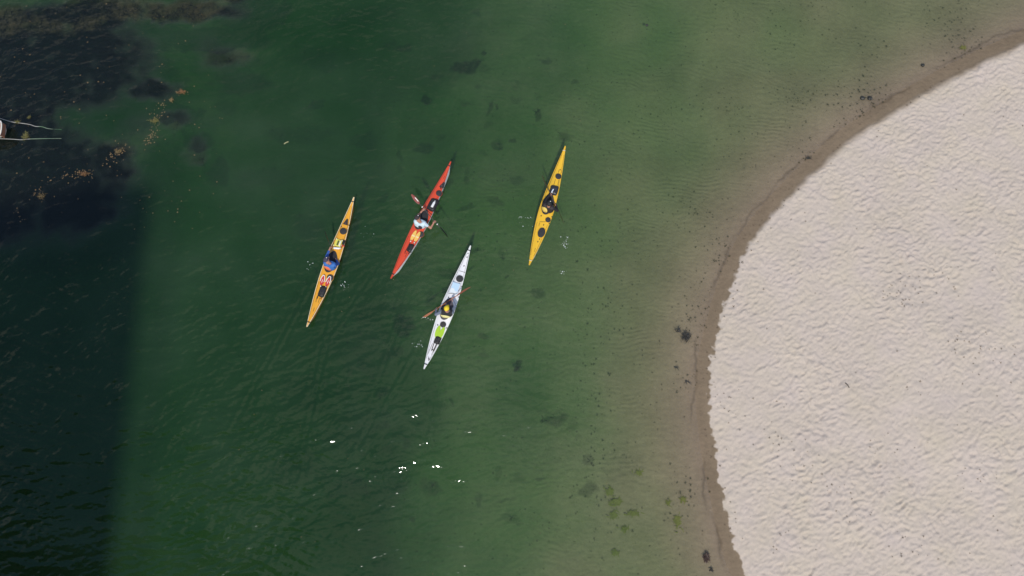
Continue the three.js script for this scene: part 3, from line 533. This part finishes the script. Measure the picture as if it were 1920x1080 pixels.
function paddleThing(label, A, B, o) {                               // A, B: the ends of the paddle in the world
  const m = mid(A, B), t = thing('paddle', label, 'paddle', m, 0, 'paddles held by the kayakers');
  const ax = B.clone().sub(A).normalize(); const px = ax.clone().cross(V(0, 1, 0)).normalize(), pz = ax.clone().negate(), py = pz.clone().cross(px); t.quaternion.setFromRotationMatrix(new THREE.Matrix4().makeBasis(px, py, pz)); t.updateMatrixWorld(true);
  const L = A.distanceTo(B), bl = o.blade, half = L / 2;
  const sh = part('shaft', new THREE.CylinderGeometry(0.0155, 0.0155, L - bl * 1.9, 12).rotateX(Math.PI / 2), o.shaft, t);
  for (const s of [-1, 1]) {
    const b = part('blade', bladeGeo(bl, o.width, 0.014), s < 0 ? o.bladeA : o.bladeB, t); b.rotation.set(0, s < 0 ? Math.PI : 0, o.roll[s < 0 ? 0 : 1]); b.position.z = s < 0 ? half - bl : -half + bl;
    if (o.mark && s < 0) part('blade_mark', new RoundedBoxGeometry(0.03, 0.006, 0.2, 1, 0.002), paleTip, b).position.set(0.035, 0.018, -bl * 0.42);
    if (o.ring) part('drip_ring', new THREE.CylinderGeometry(0.03, 0.034, 0.03, 14).rotateX(Math.PI / 2), paleTip, t).position.z = -s * (half - bl - 0.16);
  }
  return ax;
}
// o.paddle: [[px, py, h] left end, [px, py, h] right end], o.grip: where along it the two hands close
function kayaker(k, label, o) {
  const seatW = k.g.localToWorld(k.seat.clone());
  const t = thing('person', label, 'person', seatW, k.g.rotation.y), inv = (v) => t.worldToLocal(v.clone()), at3 = (a) => inv(at(...a));
  const A = at(...o.paddle[0]), B = at(...o.paddle[1]), axW = paddleThing(o.paddleLabel, A, B, o.paddleLook);
  const ax = axW.clone().applyQuaternion(t.quaternion.clone().invert());
  const gL = inv(A.clone().lerp(B, o.grip[0])), gR = inv(A.clone().lerp(B, o.grip[1]));
  const pel = V(0, 0.1, 0), sL = at3(o.shoulders[0]), sR = at3(o.shoulders[1]), nb = mid(sL, sR), across = sR.clone().sub(sL).normalize();
  const span = 0.37; sL.copy(nb).addScaledVector(across, -span / 2); sR.copy(nb).addScaledVector(across, span / 2);
  const neck = nb.clone().add(V(0, 0.06, -0.01)), head = at3(o.head);
  if (head.distanceTo(neck) > 0.24) head.sub(neck).setLength(0.24).add(neck);
  const up = head.clone().sub(neck).normalize(), q = new THREE.Quaternion().setFromUnitVectors(V(0, 1, 0), up.lerp(V(0, 1, 0), 0.3).normalize()).multiply(new THREE.Quaternion().setFromAxisAngle(V(0, 1, 0), o.look ?? 0)).multiply(new THREE.Quaternion().setFromAxisAngle(V(1, 0, 0), -0.12));
  const arm = (s, h, pole, side) => {
    const hand0 = makeHand(h, ax, mid(s, h, 0.3).add(V(0, 0.1, 0)), side), wr = hand0.wrist, u = 0.29, f = 0.255, d = Math.min(s.distanceTo(wr), u + f - 0.004);
    const dir = wr.clone().sub(s).normalize(), ca = clamp((u * u + d * d - f * f) / (2 * u * d), -1, 1), perp = pole.clone().addScaledVector(dir, -pole.dot(dir)).normalize();
    const el = s.clone().addScaledVector(dir, u * ca).addScaledVector(perp, u * Math.sqrt(1 - ca * ca));
    return { s, el, wr, hand: hand0.geo };
  };
  const aL = arm(sL, gL, V(-0.8, -0.6, 0.35), 1), aR = arm(sR, gR, V(0.8, -0.6, 0.35), -1);
  const chest = mid(pel, nb, 0.68), belly = mid(pel, nb, 0.34), wv = across;
  const off = (p, d, dy = 0, dz = 0) => p.clone().addScaledVector(wv, d).add(V(0, dy, dz));
  const torso = (e) => [cap(off(pel, -0.08), off(pel, 0.08), 0.115 + e), cap(off(belly, -0.075), off(belly, 0.075), 0.108 + e), cap(off(chest, -0.085), off(chest, 0.085), 0.122 + e), cap(mid(pel, chest, 0.2), chest, 0.11 + e, 0.12 + e), cap(off(nb, -0.1, -0.04), off(nb, 0.1, -0.04), 0.085 + e), cap(sL, sR, 0.06 + e)];
  const sleeve = (a, e, end) => [cap(a.s, end < 0 ? mid(a.s, a.el, -end) : a.el, 0.056 + e, (end < 0 ? lerp(0.056, 0.043, -end) : 0.043) + e), ...(end < 0 ? [] : [cap(a.el, mid(a.el, a.wr, end), 0.043 + e, lerp(0.043, 0.029, end) + e)])];
  const H = makeHead(head, q);
  const legs = []; for (const s of [-1, 1]) legs.push(cap(V(s * 0.09, 0.06, 0), V(s * 0.12, 0.15, -0.42), 0.085, 0.062), cap(V(s * 0.12, 0.15, -0.42), V(s * 0.07, 0.0, -0.8), 0.055, 0.04), cap(V(s * 0.07, 0.0, -0.8), V(s * 0.08, 0.07, -0.86), 0.035, 0.03));
  const body = blend([...torso(0), ...sleeve(aL, 0, 1), ...sleeve(aR, 0, 1), ...legs, cap(neck.clone().add(V(0, -0.04, 0)), mid(neck, head, 0.5), 0.06, 0.055)], 0.035);
  const arms = [sL, sR, aL.el, aR.el, aL.wr, aR.wr];
  const bg = surfaceNets(body, ...bounds([pel, V(0, 0.05, -0.9), neck, mid(neck, head), ...arms], 0.16), 0.014);
  const skin = o.skin ?? skinMat;
  part('body', [bg, H.geo, aL.hand, aR.hand], skin, t);
  for (const s of [-1, 1]) { const e = part('eye', new THREE.SphereGeometry(0.0125, 12, 8), eyeMat, t); e.position.copy(H.L(s * 0.031, 0.0, -0.083)); part('iris', new THREE.SphereGeometry(0.006, 8, 6), irisMat, e).position.copy(V(0, 0, -0.0095).applyQuaternion(q)); }
  // jacket or shirt
  const endL = o.sleeve ?? 0.95, jk = blend([...torso(0.014), ...sleeve(aL, 0.011, endL), ...sleeve(aR, 0.011, endL)], 0.035), nk = ball(neck.clone().add(V(0, 0.04, -0.02)), 0.085, 0.06, 0.085);
  part('jacket', surfaceNets((x, y, z) => Math.max(jk(x, y, z), -nk(x, y, z), 0.06 - y), ...bounds([pel, neck, ...arms], 0.17), 0.013), o.jacket, t);
  // buoyancy vest: thicker over chest and back, cut at arm holes, neck and waist
  const ve = blend(torso(0.042), 0.04), holeL = ball(off(sL, -0.055, -0.02), 0.085, 0.12, 0.12), holeR = ball(off(sR, 0.055, -0.02), 0.085, 0.12, 0.12), nh = ball(neck.clone().add(V(0, 0.03, -0.035)), 0.1, 0.1, 0.11), wy = lerp(pel.y, nb.y, 0.18);
  const vf = (x, y, z) => Math.max(ve(x, y, z), -holeL(x, y, z), -holeR(x, y, z), -nh(x, y, z), wy - y);
  const vest = part('life_vest', surfaceNets(vf, ...bounds([pel, neck, sL, sR], 0.2), 0.012), o.vest, t);
  if (o.vestBack) {                                                  // coloured panel on the back of the vest
    const [cm, dx, dy, rx, ry] = o.vestBack, pc = off(chest, dx, dy, 0.13), pb = ball(pc, rx, ry, 0.2);
    const v2 = blend(torso(0.05), 0.04);
    part('back_panel', surfaceNets((x, y, z) => Math.max(v2(x, y, z), pb(x, y, z), -nh(x, y, z), chest.z - 0.02 - z), ...bounds([off(chest, -0.2), off(chest, 0.2), neck, pel], 0.2), 0.012), cm, vest);
  }
  if (o.pack) { const [cm, dx, dy] = o.pack; const p = off(chest, dx, dy, 0.15); const m = part('back_pack', new THREE.SphereGeometry(1, 20, 14), cm, vest); m.scale.set(0.085, 0.11, 0.05); m.position.copy(p); m.rotation.set(-0.5, 0, 0.4); }
  const belt = []; for (let n = 0; n < 24; n++) { const a = n / 24 * Math.PI * 2, b = mid(pel, nb, 0.4); belt.push(b.clone().addScaledVector(wv, Math.cos(a) * 0.235).add(V(0, 0, Math.sin(a) * 0.158))); }
  part('belt', tube(belt, 0.011, 48, 6, true), cord, vest);
  // hat or hair
  const hf = H.f, cutN = V(0, 1, 0.25).normalize().applyQuaternion(q), cut0 = H.L(0, o.hat ? 0.028 : 0.02, 0);
  const thick = o.hat ? 0.017 : 0.012;
  const hat = part(o.hat ? 'hat' : 'hair', surfaceNets((x, y, z) => Math.max(hf(x, y, z) - thick, -((x - cut0.x) * cutN.x + (y - cut0.y) * cutN.y + (z - cut0.z) * cutN.z)), ...bounds([H.L(0, 0.13, 0), H.L(-0.1, 0, 0), H.L(0.1, 0, 0), H.L(0, -0.05, 0.12), H.L(0, 0, -0.12)], 0.03), 0.007), o.headMat, t);
  if (o.brim) { const b = part('brim', gridGeo(24, 3, (p, r) => { const a = Math.PI * (1 + p), R = lerp(0.09, 0.165, r); return H.L(Math.cos(a) * lerp(0.088, 0.08, r), 0.038 - 0.018 * r * r, Math.sin(a) * R).toArray(); }), o.headMat, hat); b.material = o.brim; }
  if (o.button) part('hat_badge', new THREE.SphereGeometry(0.02, 12, 8), paleTip, hat).position.copy(H.L(0.035, 0.118, -0.04));
  return t;
}
const darkHat = mat(0.03, 0.022, 0.025, 0.8);
kayaker(kY, 'person in blue jacket and orange vest paddling the orange yellow kayak', {
  paddleLabel: 'black paddle held steeply by the paddler in the blue jacket', paddle: [[608.5, 434, 0.95], [641, 512, -0.25]], grip: [0.36, 0.62],
  paddleLook: { blade: 0.46, width: 0.15, shaft: blackShaft, bladeA: blackShaft, bladeB: blackShaft, roll: [1.3, 1.3] },
  shoulders: [[609.5, 492.5, 0.62], [628, 497.5, 0.58]], head: [612.2, 487.5, 0.84], look: -0.25, sleeve: 0.55, jacket: mat(0.025, 0.09, 0.36, 0.75), vest: mat(0.03, 0.14, 0.42, 0.7), vestBack: [mat(0.72, 0.17, 0.08, 0.7), -0.06, -0.03, 0.15, 0.17], hat: true, headMat: mat(0.05, 0.04, 0.07, 0.8), brim: mat(0.16, 0.09, 0.1, 0.8), button: true,
});
kayaker(kR, 'person in pale blue vest and dark cap with bare arms paddling the red kayak', {
  paddleLabel: 'black paddle with a red blade and white rings across the red kayak', paddle: [[771.3, 364.5, 0.8], [840, 443.6, 0.12]], grip: [0.345, 0.64],
  paddleLook: { blade: 0.48, width: 0.15, shaft: blackShaft, bladeA: mat(0.2, 0.035, 0.03, 0.6), bladeB: mat(0.025, 0.02, 0.02, 0.4), roll: [0.45, 1.1], ring: true, mark: true },
  shoulders: [[779, 415, 0.6], [797, 420, 0.57]], head: [783, 408.6, 0.83], look: -0.2, sleeve: -0.4, jacket: mat(0.5, 0.62, 0.7, 0.75), vest: mat(0.52, 0.66, 0.74, 0.7), pack: [mat(0.015, 0.017, 0.03, 0.7), 0.07, 0.06], hat: true, headMat: darkHat, brim: darkHat, button: true, skin: mat(0.4, 0.19, 0.13, 0.55),
});
kayaker(kW, 'person in grey blue jacket and yellow cap paddling the white kayak', {
  paddleLabel: 'slim reddish wooden paddle held across the white kayak', paddle: [[788.5, 598.8, -0.06], [881.5, 538, 0.85]], grip: [0.335, 0.65],
  paddleLook: { blade: 0.62, width: 0.085, shaft: mat(0.3, 0.1, 0.045, 0.5), bladeA: mat(0.27, 0.095, 0.04, 0.5), bladeB: mat(0.27, 0.08, 0.04, 0.5), roll: [0.5, 0.5] },
  shoulders: [[830, 583.8, 0.58], [846.5, 585.4, 0.58]], head: [837.6, 578.5, 0.82], look: 0.0, sleeve: 0.95, jacket: mat(0.13, 0.155, 0.21, 0.75), vest: darkCloth, vestBack: [mat(0.72, 0.66, 0.3, 0.7), 0, -0.07, 0.22, 0.19], hat: true, headMat: mat(0.75, 0.55, 0.02, 0.7), brim: mat(0.75, 0.55, 0.02, 0.7),
});
kayaker(kG, 'person in black jacket and hat, yellow vest panel, paddling the bright yellow kayak', {
  paddleLabel: 'thin dark olive paddle held by the paddler dressed in black', paddle: [[1015.8, 329, 0.62], [1057.6, 417.5, 0.02]], grip: [0.40, 0.62],
  paddleLook: { blade: 0.6, width: 0.08, shaft: mat(0.05, 0.035, 0.02, 0.5), bladeA: mat(0.06, 0.05, 0.025, 0.5), bladeB: mat(0.05, 0.04, 0.02, 0.5), roll: [1.35, 1.35] },
  shoulders: [[1020, 384, 0.62], [1037, 390.5, 0.6]], head: [1029.5, 382, 0.84], look: 0.15, sleeve: 0.97, jacket: mat(0.014, 0.012, 0.016, 0.8), vest: mat(0.02, 0.015, 0.018, 0.7), vestBack: [mat(0.74, 0.55, 0.13, 0.7), -0.11, 0.0, 0.13, 0.2], hat: true, headMat: mat(0.012, 0.012, 0.014, 0.7), brim: mat(0.012, 0.012, 0.014, 0.7), button: true,
});

// ---------------------------------------------------------------- moored dinghy at the left edge, its lines and the weed on them
{
  const tip = at(4, 246, 0.4), t = thing('dinghy', 'small brown wooden dinghy with a white rim moored at the left edge', 'dinghy', V(tip.x - 1.55, 0, tip.z)); t.rotation.y = 0.06;
  const wid = (q) => lerp(0.58, 0.3, Math.pow(q, 2.2)) * (q < 0.15 ? lerp(0.82, 1, q / 0.15) : 1), sh = (q) => 0.36 + 0.12 * q * q, kl = (q) => -0.12 + 0.3 * Math.pow(q, 3);
  part('hull', gridGeo(14, 24, (p, q) => { const a = p * Math.PI, ca = Math.cos(a); return [-1.5 + 3 * q + 0.06 * (1 - Math.abs(ca)) * q, sh(q) - (sh(q) - kl(q)) * Math.pow(Math.sin(a), 0.6), wid(q) * Math.sign(ca) * Math.pow(Math.abs(ca), 0.6)]; }), mat(0.6, 0.58, 0.52, 0.5), t);
  part('inner_planking', gridGeo(14, 24, (p, q) => { const a = p * Math.PI, ca = Math.cos(a); return [-1.47 + 2.94 * q, sh(q) - 0.01 - (sh(q) - kl(q) - 0.06) * Math.pow(Math.sin(a), 0.6), (wid(q) - 0.03) * Math.sign(ca) * Math.pow(Math.abs(ca), 0.6)]; }), mat(0.26, 0.11, 0.06, 0.6), t);
  const brown = mat(0.3, 0.13, 0.075, 0.55);
  for (const [q, s] of [[0, 1], [1, 1]]) part(q ? 'bow_board' : 'transom', new RoundedBoxGeometry(0.05, sh(q) - kl(q), wid(q) * 1.9, 2, 0.015), brown, t).position.set(-1.5 + 3 * q, (sh(q) + kl(q)) / 2, 0);
  const rim = []; for (let n = 0; n <= 14; n++) rim.push(V(-1.5 + 3.02 * n / 14, sh(n / 14) + 0.012, wid(n / 14))); for (let n = 14; n >= 0; n--) rim.push(V(-1.5 + 3.02 * n / 14, sh(n / 14) + 0.012, -wid(n / 14)));
  part('gunwale', tube(rim, 0.028, 90, 8, true), mat(0.72, 0.68, 0.6, 0.5), t);
  for (const q of [0.12, 0.5, 0.9]) part('thwart', new RoundedBoxGeometry(0.24, 0.03, wid(q) * 1.92, 2, 0.008), brown, t).position.set(-1.5 + 3 * q, sh(q) - 0.06, 0);
  const ropeM = mat(0.38, 0.37, 0.35, 0.8);
  for (const [label, pts] of [['upper pale mooring rope of the dinghy, sagging into the dark water', [[-30, 214, 0.2], [0, 222, 0.12], [22, 228.5, 0.04], [40, 231, 0.015], [56, 233.5, 0.02], [67, 237, 0.0], [78, 237.5, -0.02], [90, 241, -0.08], [115, 243, -0.5]]], ['lower pale mooring rope of the dinghy, lying straight on the dark water', [[-30, 259, 0.25], [0, 260, 0.14], [25, 261, 0.04], [40, 262, 0.015], [52, 260.8, 0.0], [80, 260, -0.1], [115, 259.5, -0.55]]]]) {
    const r = part('mooring_rope', tube(pts.map((p) => at(...p)), 0.012, 90, 6), ropeM); tag(r, label, 'rope', 'mooring ropes of the dinghy');
  }
}
// tufts of weed: many small crooked fronds round a middle
function weed(name, label, category, px, py, rx, rz, y, n, m, o = {}) {
  let p = at(px, py, y); if (o.bottom) { const d = depthAt(p.x, p.z); p = at(px, py, -d + 0.015); } const fr = [];
  for (let k = 0; k < n; k++) {
    const a = rnd() * 6.283, r = rnd() ** 0.8 * (k % 5 === 4 && o.bottom ? 2.1 : 1) * (0.6 + 0.5 * Math.abs(noise(Math.cos(a) * 1.5 + px, Math.sin(a) * 1.5 + py)) * 2), bx = Math.cos(a) * rx * r, bz = Math.sin(a) * rz * r, d = o.dir !== undefined ? o.dir + rr(-0.7, 0.7) : rnd() * 6.283, l = (o.len ?? 0.12) * rr(0.5, 1.4), w = (o.wid ?? 0.018) * rr(0.6, 1.5), rise = (o.rise ?? 0.05) * rr(0.1, 1), b = rr(-0.8, 0.8);
    fr.push(gridGeo(2, 4, (u, v) => { const s = v * l, ang = d + b * v, ww = w * (1 - v * 0.7) * (u - 0.5); return [bx + Math.cos(ang) * s - Math.sin(ang) * ww, rise * Math.sin(v * 2.6) + 0.003 + (k % 7) * 0.0013, bz + Math.sin(ang) * s + Math.cos(ang) * ww]; }));
  }
  const g = part(name, mergeGeometries(fr), m); g.position.copy(p); return tag(g, label, category, o.group);
}
const tan = mat(0.2, 0.14, 0.06, 0.8), olive = mat(0.13, 0.12, 0.035, 0.8), lime = mat(0.12, 0.112, 0.012, 0.75), wrack = mat(0.022, 0.02, 0.016, 0.6), rust = mat(0.19, 0.095, 0.038, 0.8);
weed('seaweed_tuft', 'olive seaweed tuft caught on the lower mooring rope', 'seaweed', 48.5, 255, 0.13, 0.14, 0.03, 70, olive, { len: 0.11, wid: 0.016 });
weed('seaweed_tuft', 'flat olive seaweed strand caught on the upper mooring rope', 'seaweed', 33, 228.5, 0.13, 0.035, 0.03, 40, olive, { len: 0.09, wid: 0.014 });
weed('seaweed_tuft', 'small grey olive seaweed tuft above the upper mooring rope', 'seaweed', 55.5, 220, 0.06, 0.07, 0.012, 22, olive, { len: 0.08, wid: 0.012 });
weed('seaweed_tuft', 'rusty brown seaweed tuft at the upper right end of the drifting weed line', 'seaweed', 341.5, 172, 0.19, 0.1, 0.012, 60, rust, { len: 0.1, wid: 0.018 });
weed('seaweed_tuft', 'ochre seaweed tuft just lower left of the rusty brown tuft', 'seaweed', 321.5, 187, 0.07, 0.12, 0.012, 36, tan, { len: 0.09, wid: 0.018 });
weed('seaweed_tuft', 'ochre and olive seaweed patch in the middle of the drifting weed line', 'seaweed', 290, 227, 0.23, 0.1, 0.012, 70, olive, { len: 0.1, wid: 0.016 });
weed('seaweed_tuft', 'round pale seaweed ring in the drifting weed line left of the middle patch', 'seaweed', 223, 284, 0.19, 0.13, 0.012, 60, tan, { len: 0.08, wid: 0.009 });
weed('seaweed_tuft', 'thin rusty seaweed patch near the lower left end of the drifting weed line', 'seaweed', 158, 326, 0.22, 0.1, 0.012, 60, rust, { len: 0.08, wid: 0.012 });
weed('seaweed_tuft', 'loose tan seaweed patch at the lower left end of the drifting weed line', 'seaweed', 78, 368, 0.22, 0.2, 0.012, 60, tan, { len: 0.09, wid: 0.010 });
weed('seaweed_clump', 'black torn seaweed clump with a stalk in the shallows off the beach', 'seaweed', 1286, 631, 0.11, 0.2, -0.01, 120, wrack, { len: 0.16, wid: 0.022, rise: 0.07 });
weed('seaweed_stalk', 'black seaweed stalk pointing up left from the torn clump', 'seaweed', 1274, 622, 0.11, 0.05, 0.0, 22, wrack, { len: 0.18, wid: 0.02, dir: -2.45 });
weed('seaweed_clump', 'dark reddish brown seaweed clump at the water edge near the bottom of the beach', 'seaweed', 1324, 1046, 0.13, 0.13, 0.0, 130, mat(0.05, 0.026, 0.018, 0.5), { len: 0.11, wid: 0.03, rise: 0.09 });
weed('seaweed_clump', 'small black seaweed curl just below the reddish brown clump', 'seaweed', 1331, 1068, 0.09, 0.03, 0.0, 24, wrack, { len: 0.12, wid: 0.018, dir: 0.3 });
for (const [label, px, py, rx, rz, n] of [['bright yellow green algae patch lying alone in the shallows near the shore', 1270.5, 977, 0.12, 0.22, 110], ['upper left algae patch of the green group left of the lone patch', 1144, 922, 0.17, 0.18, 90], ['largest algae patch in the middle of the green group', 1156, 941, 0.26, 0.13, 120],
  ['lower left algae patch of the green group', 1151, 965, 0.16, 0.1, 70], ['thin algae strand at the lower right of the green group', 1188, 963, 0.24, 0.06, 70], ['faint algae patch below the green group', 1172, 992, 0.13, 0.05, 40], ['small algae patch above the green group', 1198, 886, 0.11, 0.05, 36], ['faint algae patch farthest below the green group', 1153, 1037, 0.16, 0.07, 50], ['small olive algae patch left of the lone yellow green patch', 1253, 943, 0.07, 0.06, 30], ['small olive algae patch above the lone yellow green patch', 1280, 936, 0.09, 0.08, 34], ['thin green algae streak near the beach at the top right', 1806, 90, 0.14, 0.05, 40]])
  weed('algae_patch', label, 'algae', px, py, rx * 0.95, rz * 0.95, 0, Math.round(n * 0.9), lime, { len: 0.12, wid: 0.036, rise: 0.02, bottom: true });
for (const [label, px, py, d, n] of [['brown weed strand lying in the shallows below the black torn clump', 1265, 688, 0.4, 14], ['short black weed strand near the wet rim below the black torn clump', 1288, 714, 1.1, 14], ['black weed strand on the wet rim at the upper bend of the beach', 1514, 298, -0.6, 22], ['olive weed wisp floating between the pale kayak and the beach', 964, 686, -1.2, 16]])
  weed('weed_strand', label, 'weed', px, py, 0.1, 0.035, 0, n, wrack, { len: 0.15, wid: 0.014, rise: 0.02, dir: d, bottom: true });
function stone(label, px, py, r) {
  const p = at(px, py, 0), g = new THREE.IcosahedronGeometry(r, 3), a = g.attributes.position; for (let i = 0; i < a.count; i++) { const v = V(a.getX(i), a.getY(i), a.getZ(i)), s = 1 + 0.35 * noise(v.x / r * 1.3 + px, v.z / r * 1.3 + v.y / r); a.setXYZ(i, v.x * s, v.y * 0.7 * s, v.z * s); } g.computeVertexNormals();
  const m = part('stone', g, mat(0.022, 0.022, 0.018, 0.5)); m.position.set(p.x, -0.01, p.z); tag(m, label, 'stone');
}
stone('left one of two black stones side by side in the upper right shallows', 1618, 184, 0.085);
stone('right one of two black stones side by side in the upper right shallows', 1631.5, 184, 0.095);
stone('single dark stone in the shallows right of the two black stones', 1731, 122, 0.07);
stone('tiny dark stone out in the green water above the yellow kayak', 1213, 47, 0.06);
{
  const tw = part('twig', tube([at(532.5, 270, 0.01), at(536, 267.5, 0.02), at(541, 265.5, 0.012)], 0.018, 12, 6), mat(0.4, 0.37, 0.2, 0.7)); tag(tw, 'pale curved straw floating alone on the green water', 'straw');
  const a = [at(1577, 719.5, 0), at(1581, 723, 0), at(1584, 728.5, 0)].map((p) => { p.y = beachY(p.x, p.z) + 0.03; return p; });
  tag(part('twig', tube(a, 0.014, 12, 6), mat(0.03, 0.025, 0.02, 0.8)), 'dark bent twig lying alone on the dry sand', 'twig');
}

// ---------------------------------------------------------------- uncountable stuff
function scatter(name, label, geo, m, list, category) {               // list: [x, y, z, turn, size, tilt]
  const I = new THREE.InstancedMesh(geo, m, list.length), M = new THREE.Matrix4(), q = new THREE.Quaternion(), e = new THREE.Euler();
  list.forEach(([x, y, z, a, s, tl = 0], i) => { I.setMatrixAt(i, M.compose(V(x, y, z), q.setFromEuler(e.set(tl, a, 0)), V(s, s, s))); });
  I.name = numbered(name); shade(I); scene.add(I); return tag(I, label, category, null, 'stuff');
}
function tuftGeo(n, l, w, rise) { const f = []; for (let k = 0; k < n; k++) { const a = k / n * 6.283 + rr(-0.4, 0.4), b = rr(-0.6, 0.6), hgt = rise * rr(0.4, 1); f.push(gridGeo(1, 3, (u, v) => { const g = a + b * v, ww = w * (1 - 0.6 * v) * (u - 0.5); return [Math.cos(g) * v * l - Math.sin(g) * ww, hgt * Math.sin(v * 2), Math.sin(g) * v * l + Math.cos(g) * ww]; })); } return mergeGeometries(f); }
{
  const eel = [], frag = [], litter = [], bits = [], foam = [];
  for (let k = 0; k < 60000 && eel.length < 9000; k++) { const x = rr(-25, 6), z = rr(-15, 12), b = bedAt(x, z); if (rnd() < b * b * 0.6) eel.push([x, -Math.max(0.05, overAt(x, z)) - 0.02, z, rnd() * 6.3, rr(0.5, 1.25)]); }
  scatter('seagrass', 'dark seagrass growing in patches on the bottom', tuftGeo(5, 0.17, 0.018, 0.07), new THREE.MeshPhysicalMaterial({ color: rgb(0.003, 0.006, 0.005), roughness: 0.95, specularIntensity: 0.04 }), eel);
  const trail = new THREE.CatmullRomCurve3([[40, 408], [62, 385], [78, 365], [105, 345], [125, 332], [160, 325], [195, 322], [215, 300], [230, 283], [262, 270], [275, 260], [290, 240], [300, 215], [318, 190], [342, 170]].map(([x, y]) => at(x, y, 0)));
  for (let k = 0; k < 520; k++) { const p = trail.getPoint(rnd()), s = 0.28 * (rnd() + rnd() + rnd() - 1.5); const fx = p.x + s * 1.6 + 0.2 * rr(-1, 1), fz = p.z + s * rr(-1.2, 1.2) + 0.2 * rr(-1, 1); if (noise(fx * 1.4 + 2, fz * 1.4) + 0.4 * noise(fx * 4, fz * 4) > 0.08) frag.push([fx, 0.008, fz, rnd() * 6.3, rr(0.25, 0.8)]); }
  for (let k = 0; k < 130; k++) { const p = at(rr(0, 420), rr(0, 430), 0); frag.push([p.x, 0.008, p.z, rnd() * 6.3, rr(0.25, 0.8)]); }
  for (let k = 0; k < 60; k++) { const p = at(rr(420, 1300), rr(0, 1080), 0); frag.push([p.x, 0.008, p.z, rnd() * 6.3, rr(0.2, 0.5)]); }
  scatter('drifting_weed', 'tan and rusty scraps of weed drifting in a broken line on the dark water', tuftGeo(5, 0.045, 0.026, 0.012), mat(0.19, 0.125, 0.062, 0.8), frag);
  for (let k = 0; k < 60000 && litter.length < 2600; k++) { const x = rr(-6, 24), z = rr(-15, 13), s = shoreDist(x, z); if (s > -0.35 || s < -14) continue; const dens = Math.exp(s / 4.2) * sstep(-0.1, 0.45, noise(x * 0.45, z * 0.45) + 0.25 * noise(x * 2, z * 2)); if (rnd() < dens) litter.push([x, -depthAt(x, z) + 0.02, z, rnd() * 6.3, 0.12 + 0.5 * rnd() ** 3.5]); }
  scatter('bottom_litter', 'dark specks of weed litter on the shallow sandy bottom', tuftGeo(4, 0.09, 0.045, 0.03), mat(0.055, 0.048, 0.022, 0.9), litter);
  const tracks = [[1340, 760], [1395, 760], [1440, 815], [1480, 850], [1510, 880], [1570, 935], [1610, 985], [1700, 1020], [1690, 550], [1720, 520], [1780, 520], [1700, 555], [1815, 645], [1880, 660], [1800, 660], [1700, 720], [1660, 830], [1830, 900], [1480, 1010]].map(([x, y]) => at(x, y, 0.4));
  for (let k = 0; k < 340; k++) { const c = tracks[Math.floor(rnd() * tracks.length)], far = rnd() < 0.4, x = far ? rr(7, 22) : c.x + rr(-0.7, 0.7), z = far ? rr(-12, 11) : c.z + rr(-0.5, 0.5), s = shoreDist(x, z); if (s < 0.3) continue; bits.push([x, beachY(x, z) + 0.006, z, rnd() * 6.3, rr(0.2, 0.75)]); }
  for (let k = 0; k < 90; k++) { const p = shore[Math.floor(rr(20, 120))], x = p.x + rr(-0.25, 0.35), z = p.z + rr(-0.3, 0.3); bits.push([x, beachY(x, z) + 0.008, z, rnd() * 6.3, rr(0.3, 0.9)]); }
  scatter('beach_litter', 'dark brown bits of dried weed scattered on the sand', tuftGeo(4, 0.07, 0.02, 0.02), mat(0.12, 0.085, 0.055, 0.9), bits);
  for (const [px, py, rx, ry, n] of [[1060, 455, 9, 14, 34], [1056, 510, 8, 6, 12], [985, 407, 18, 4, 14], [645, 536, 9, 12, 16], [784, 643, 14, 8, 14], [690, 438, 20, 20, 6], [580, 500, 8, 14, 8], [800, 597, 12, 4, 10], [990, 425, 30, 14, 6]])
    for (let k = 0; k < n; k++) { const p = at(px + rx * (rnd() + rnd() - 1), py + ry * (rnd() + rnd() - 1), 0); foam.push([p.x, 0.0, p.z, rnd() * 6.3, 0.15 + 0.5 * rnd() ** 2]); }
  scatter('foam', 'small white flecks of foam where the paddles have splashed', new THREE.SphereGeometry(0.028, 8, 6).scale(1, 0.35, 1), mat(0.7, 0.72, 0.72, 0.4), foam);
}
renderer.render(scene, camera);
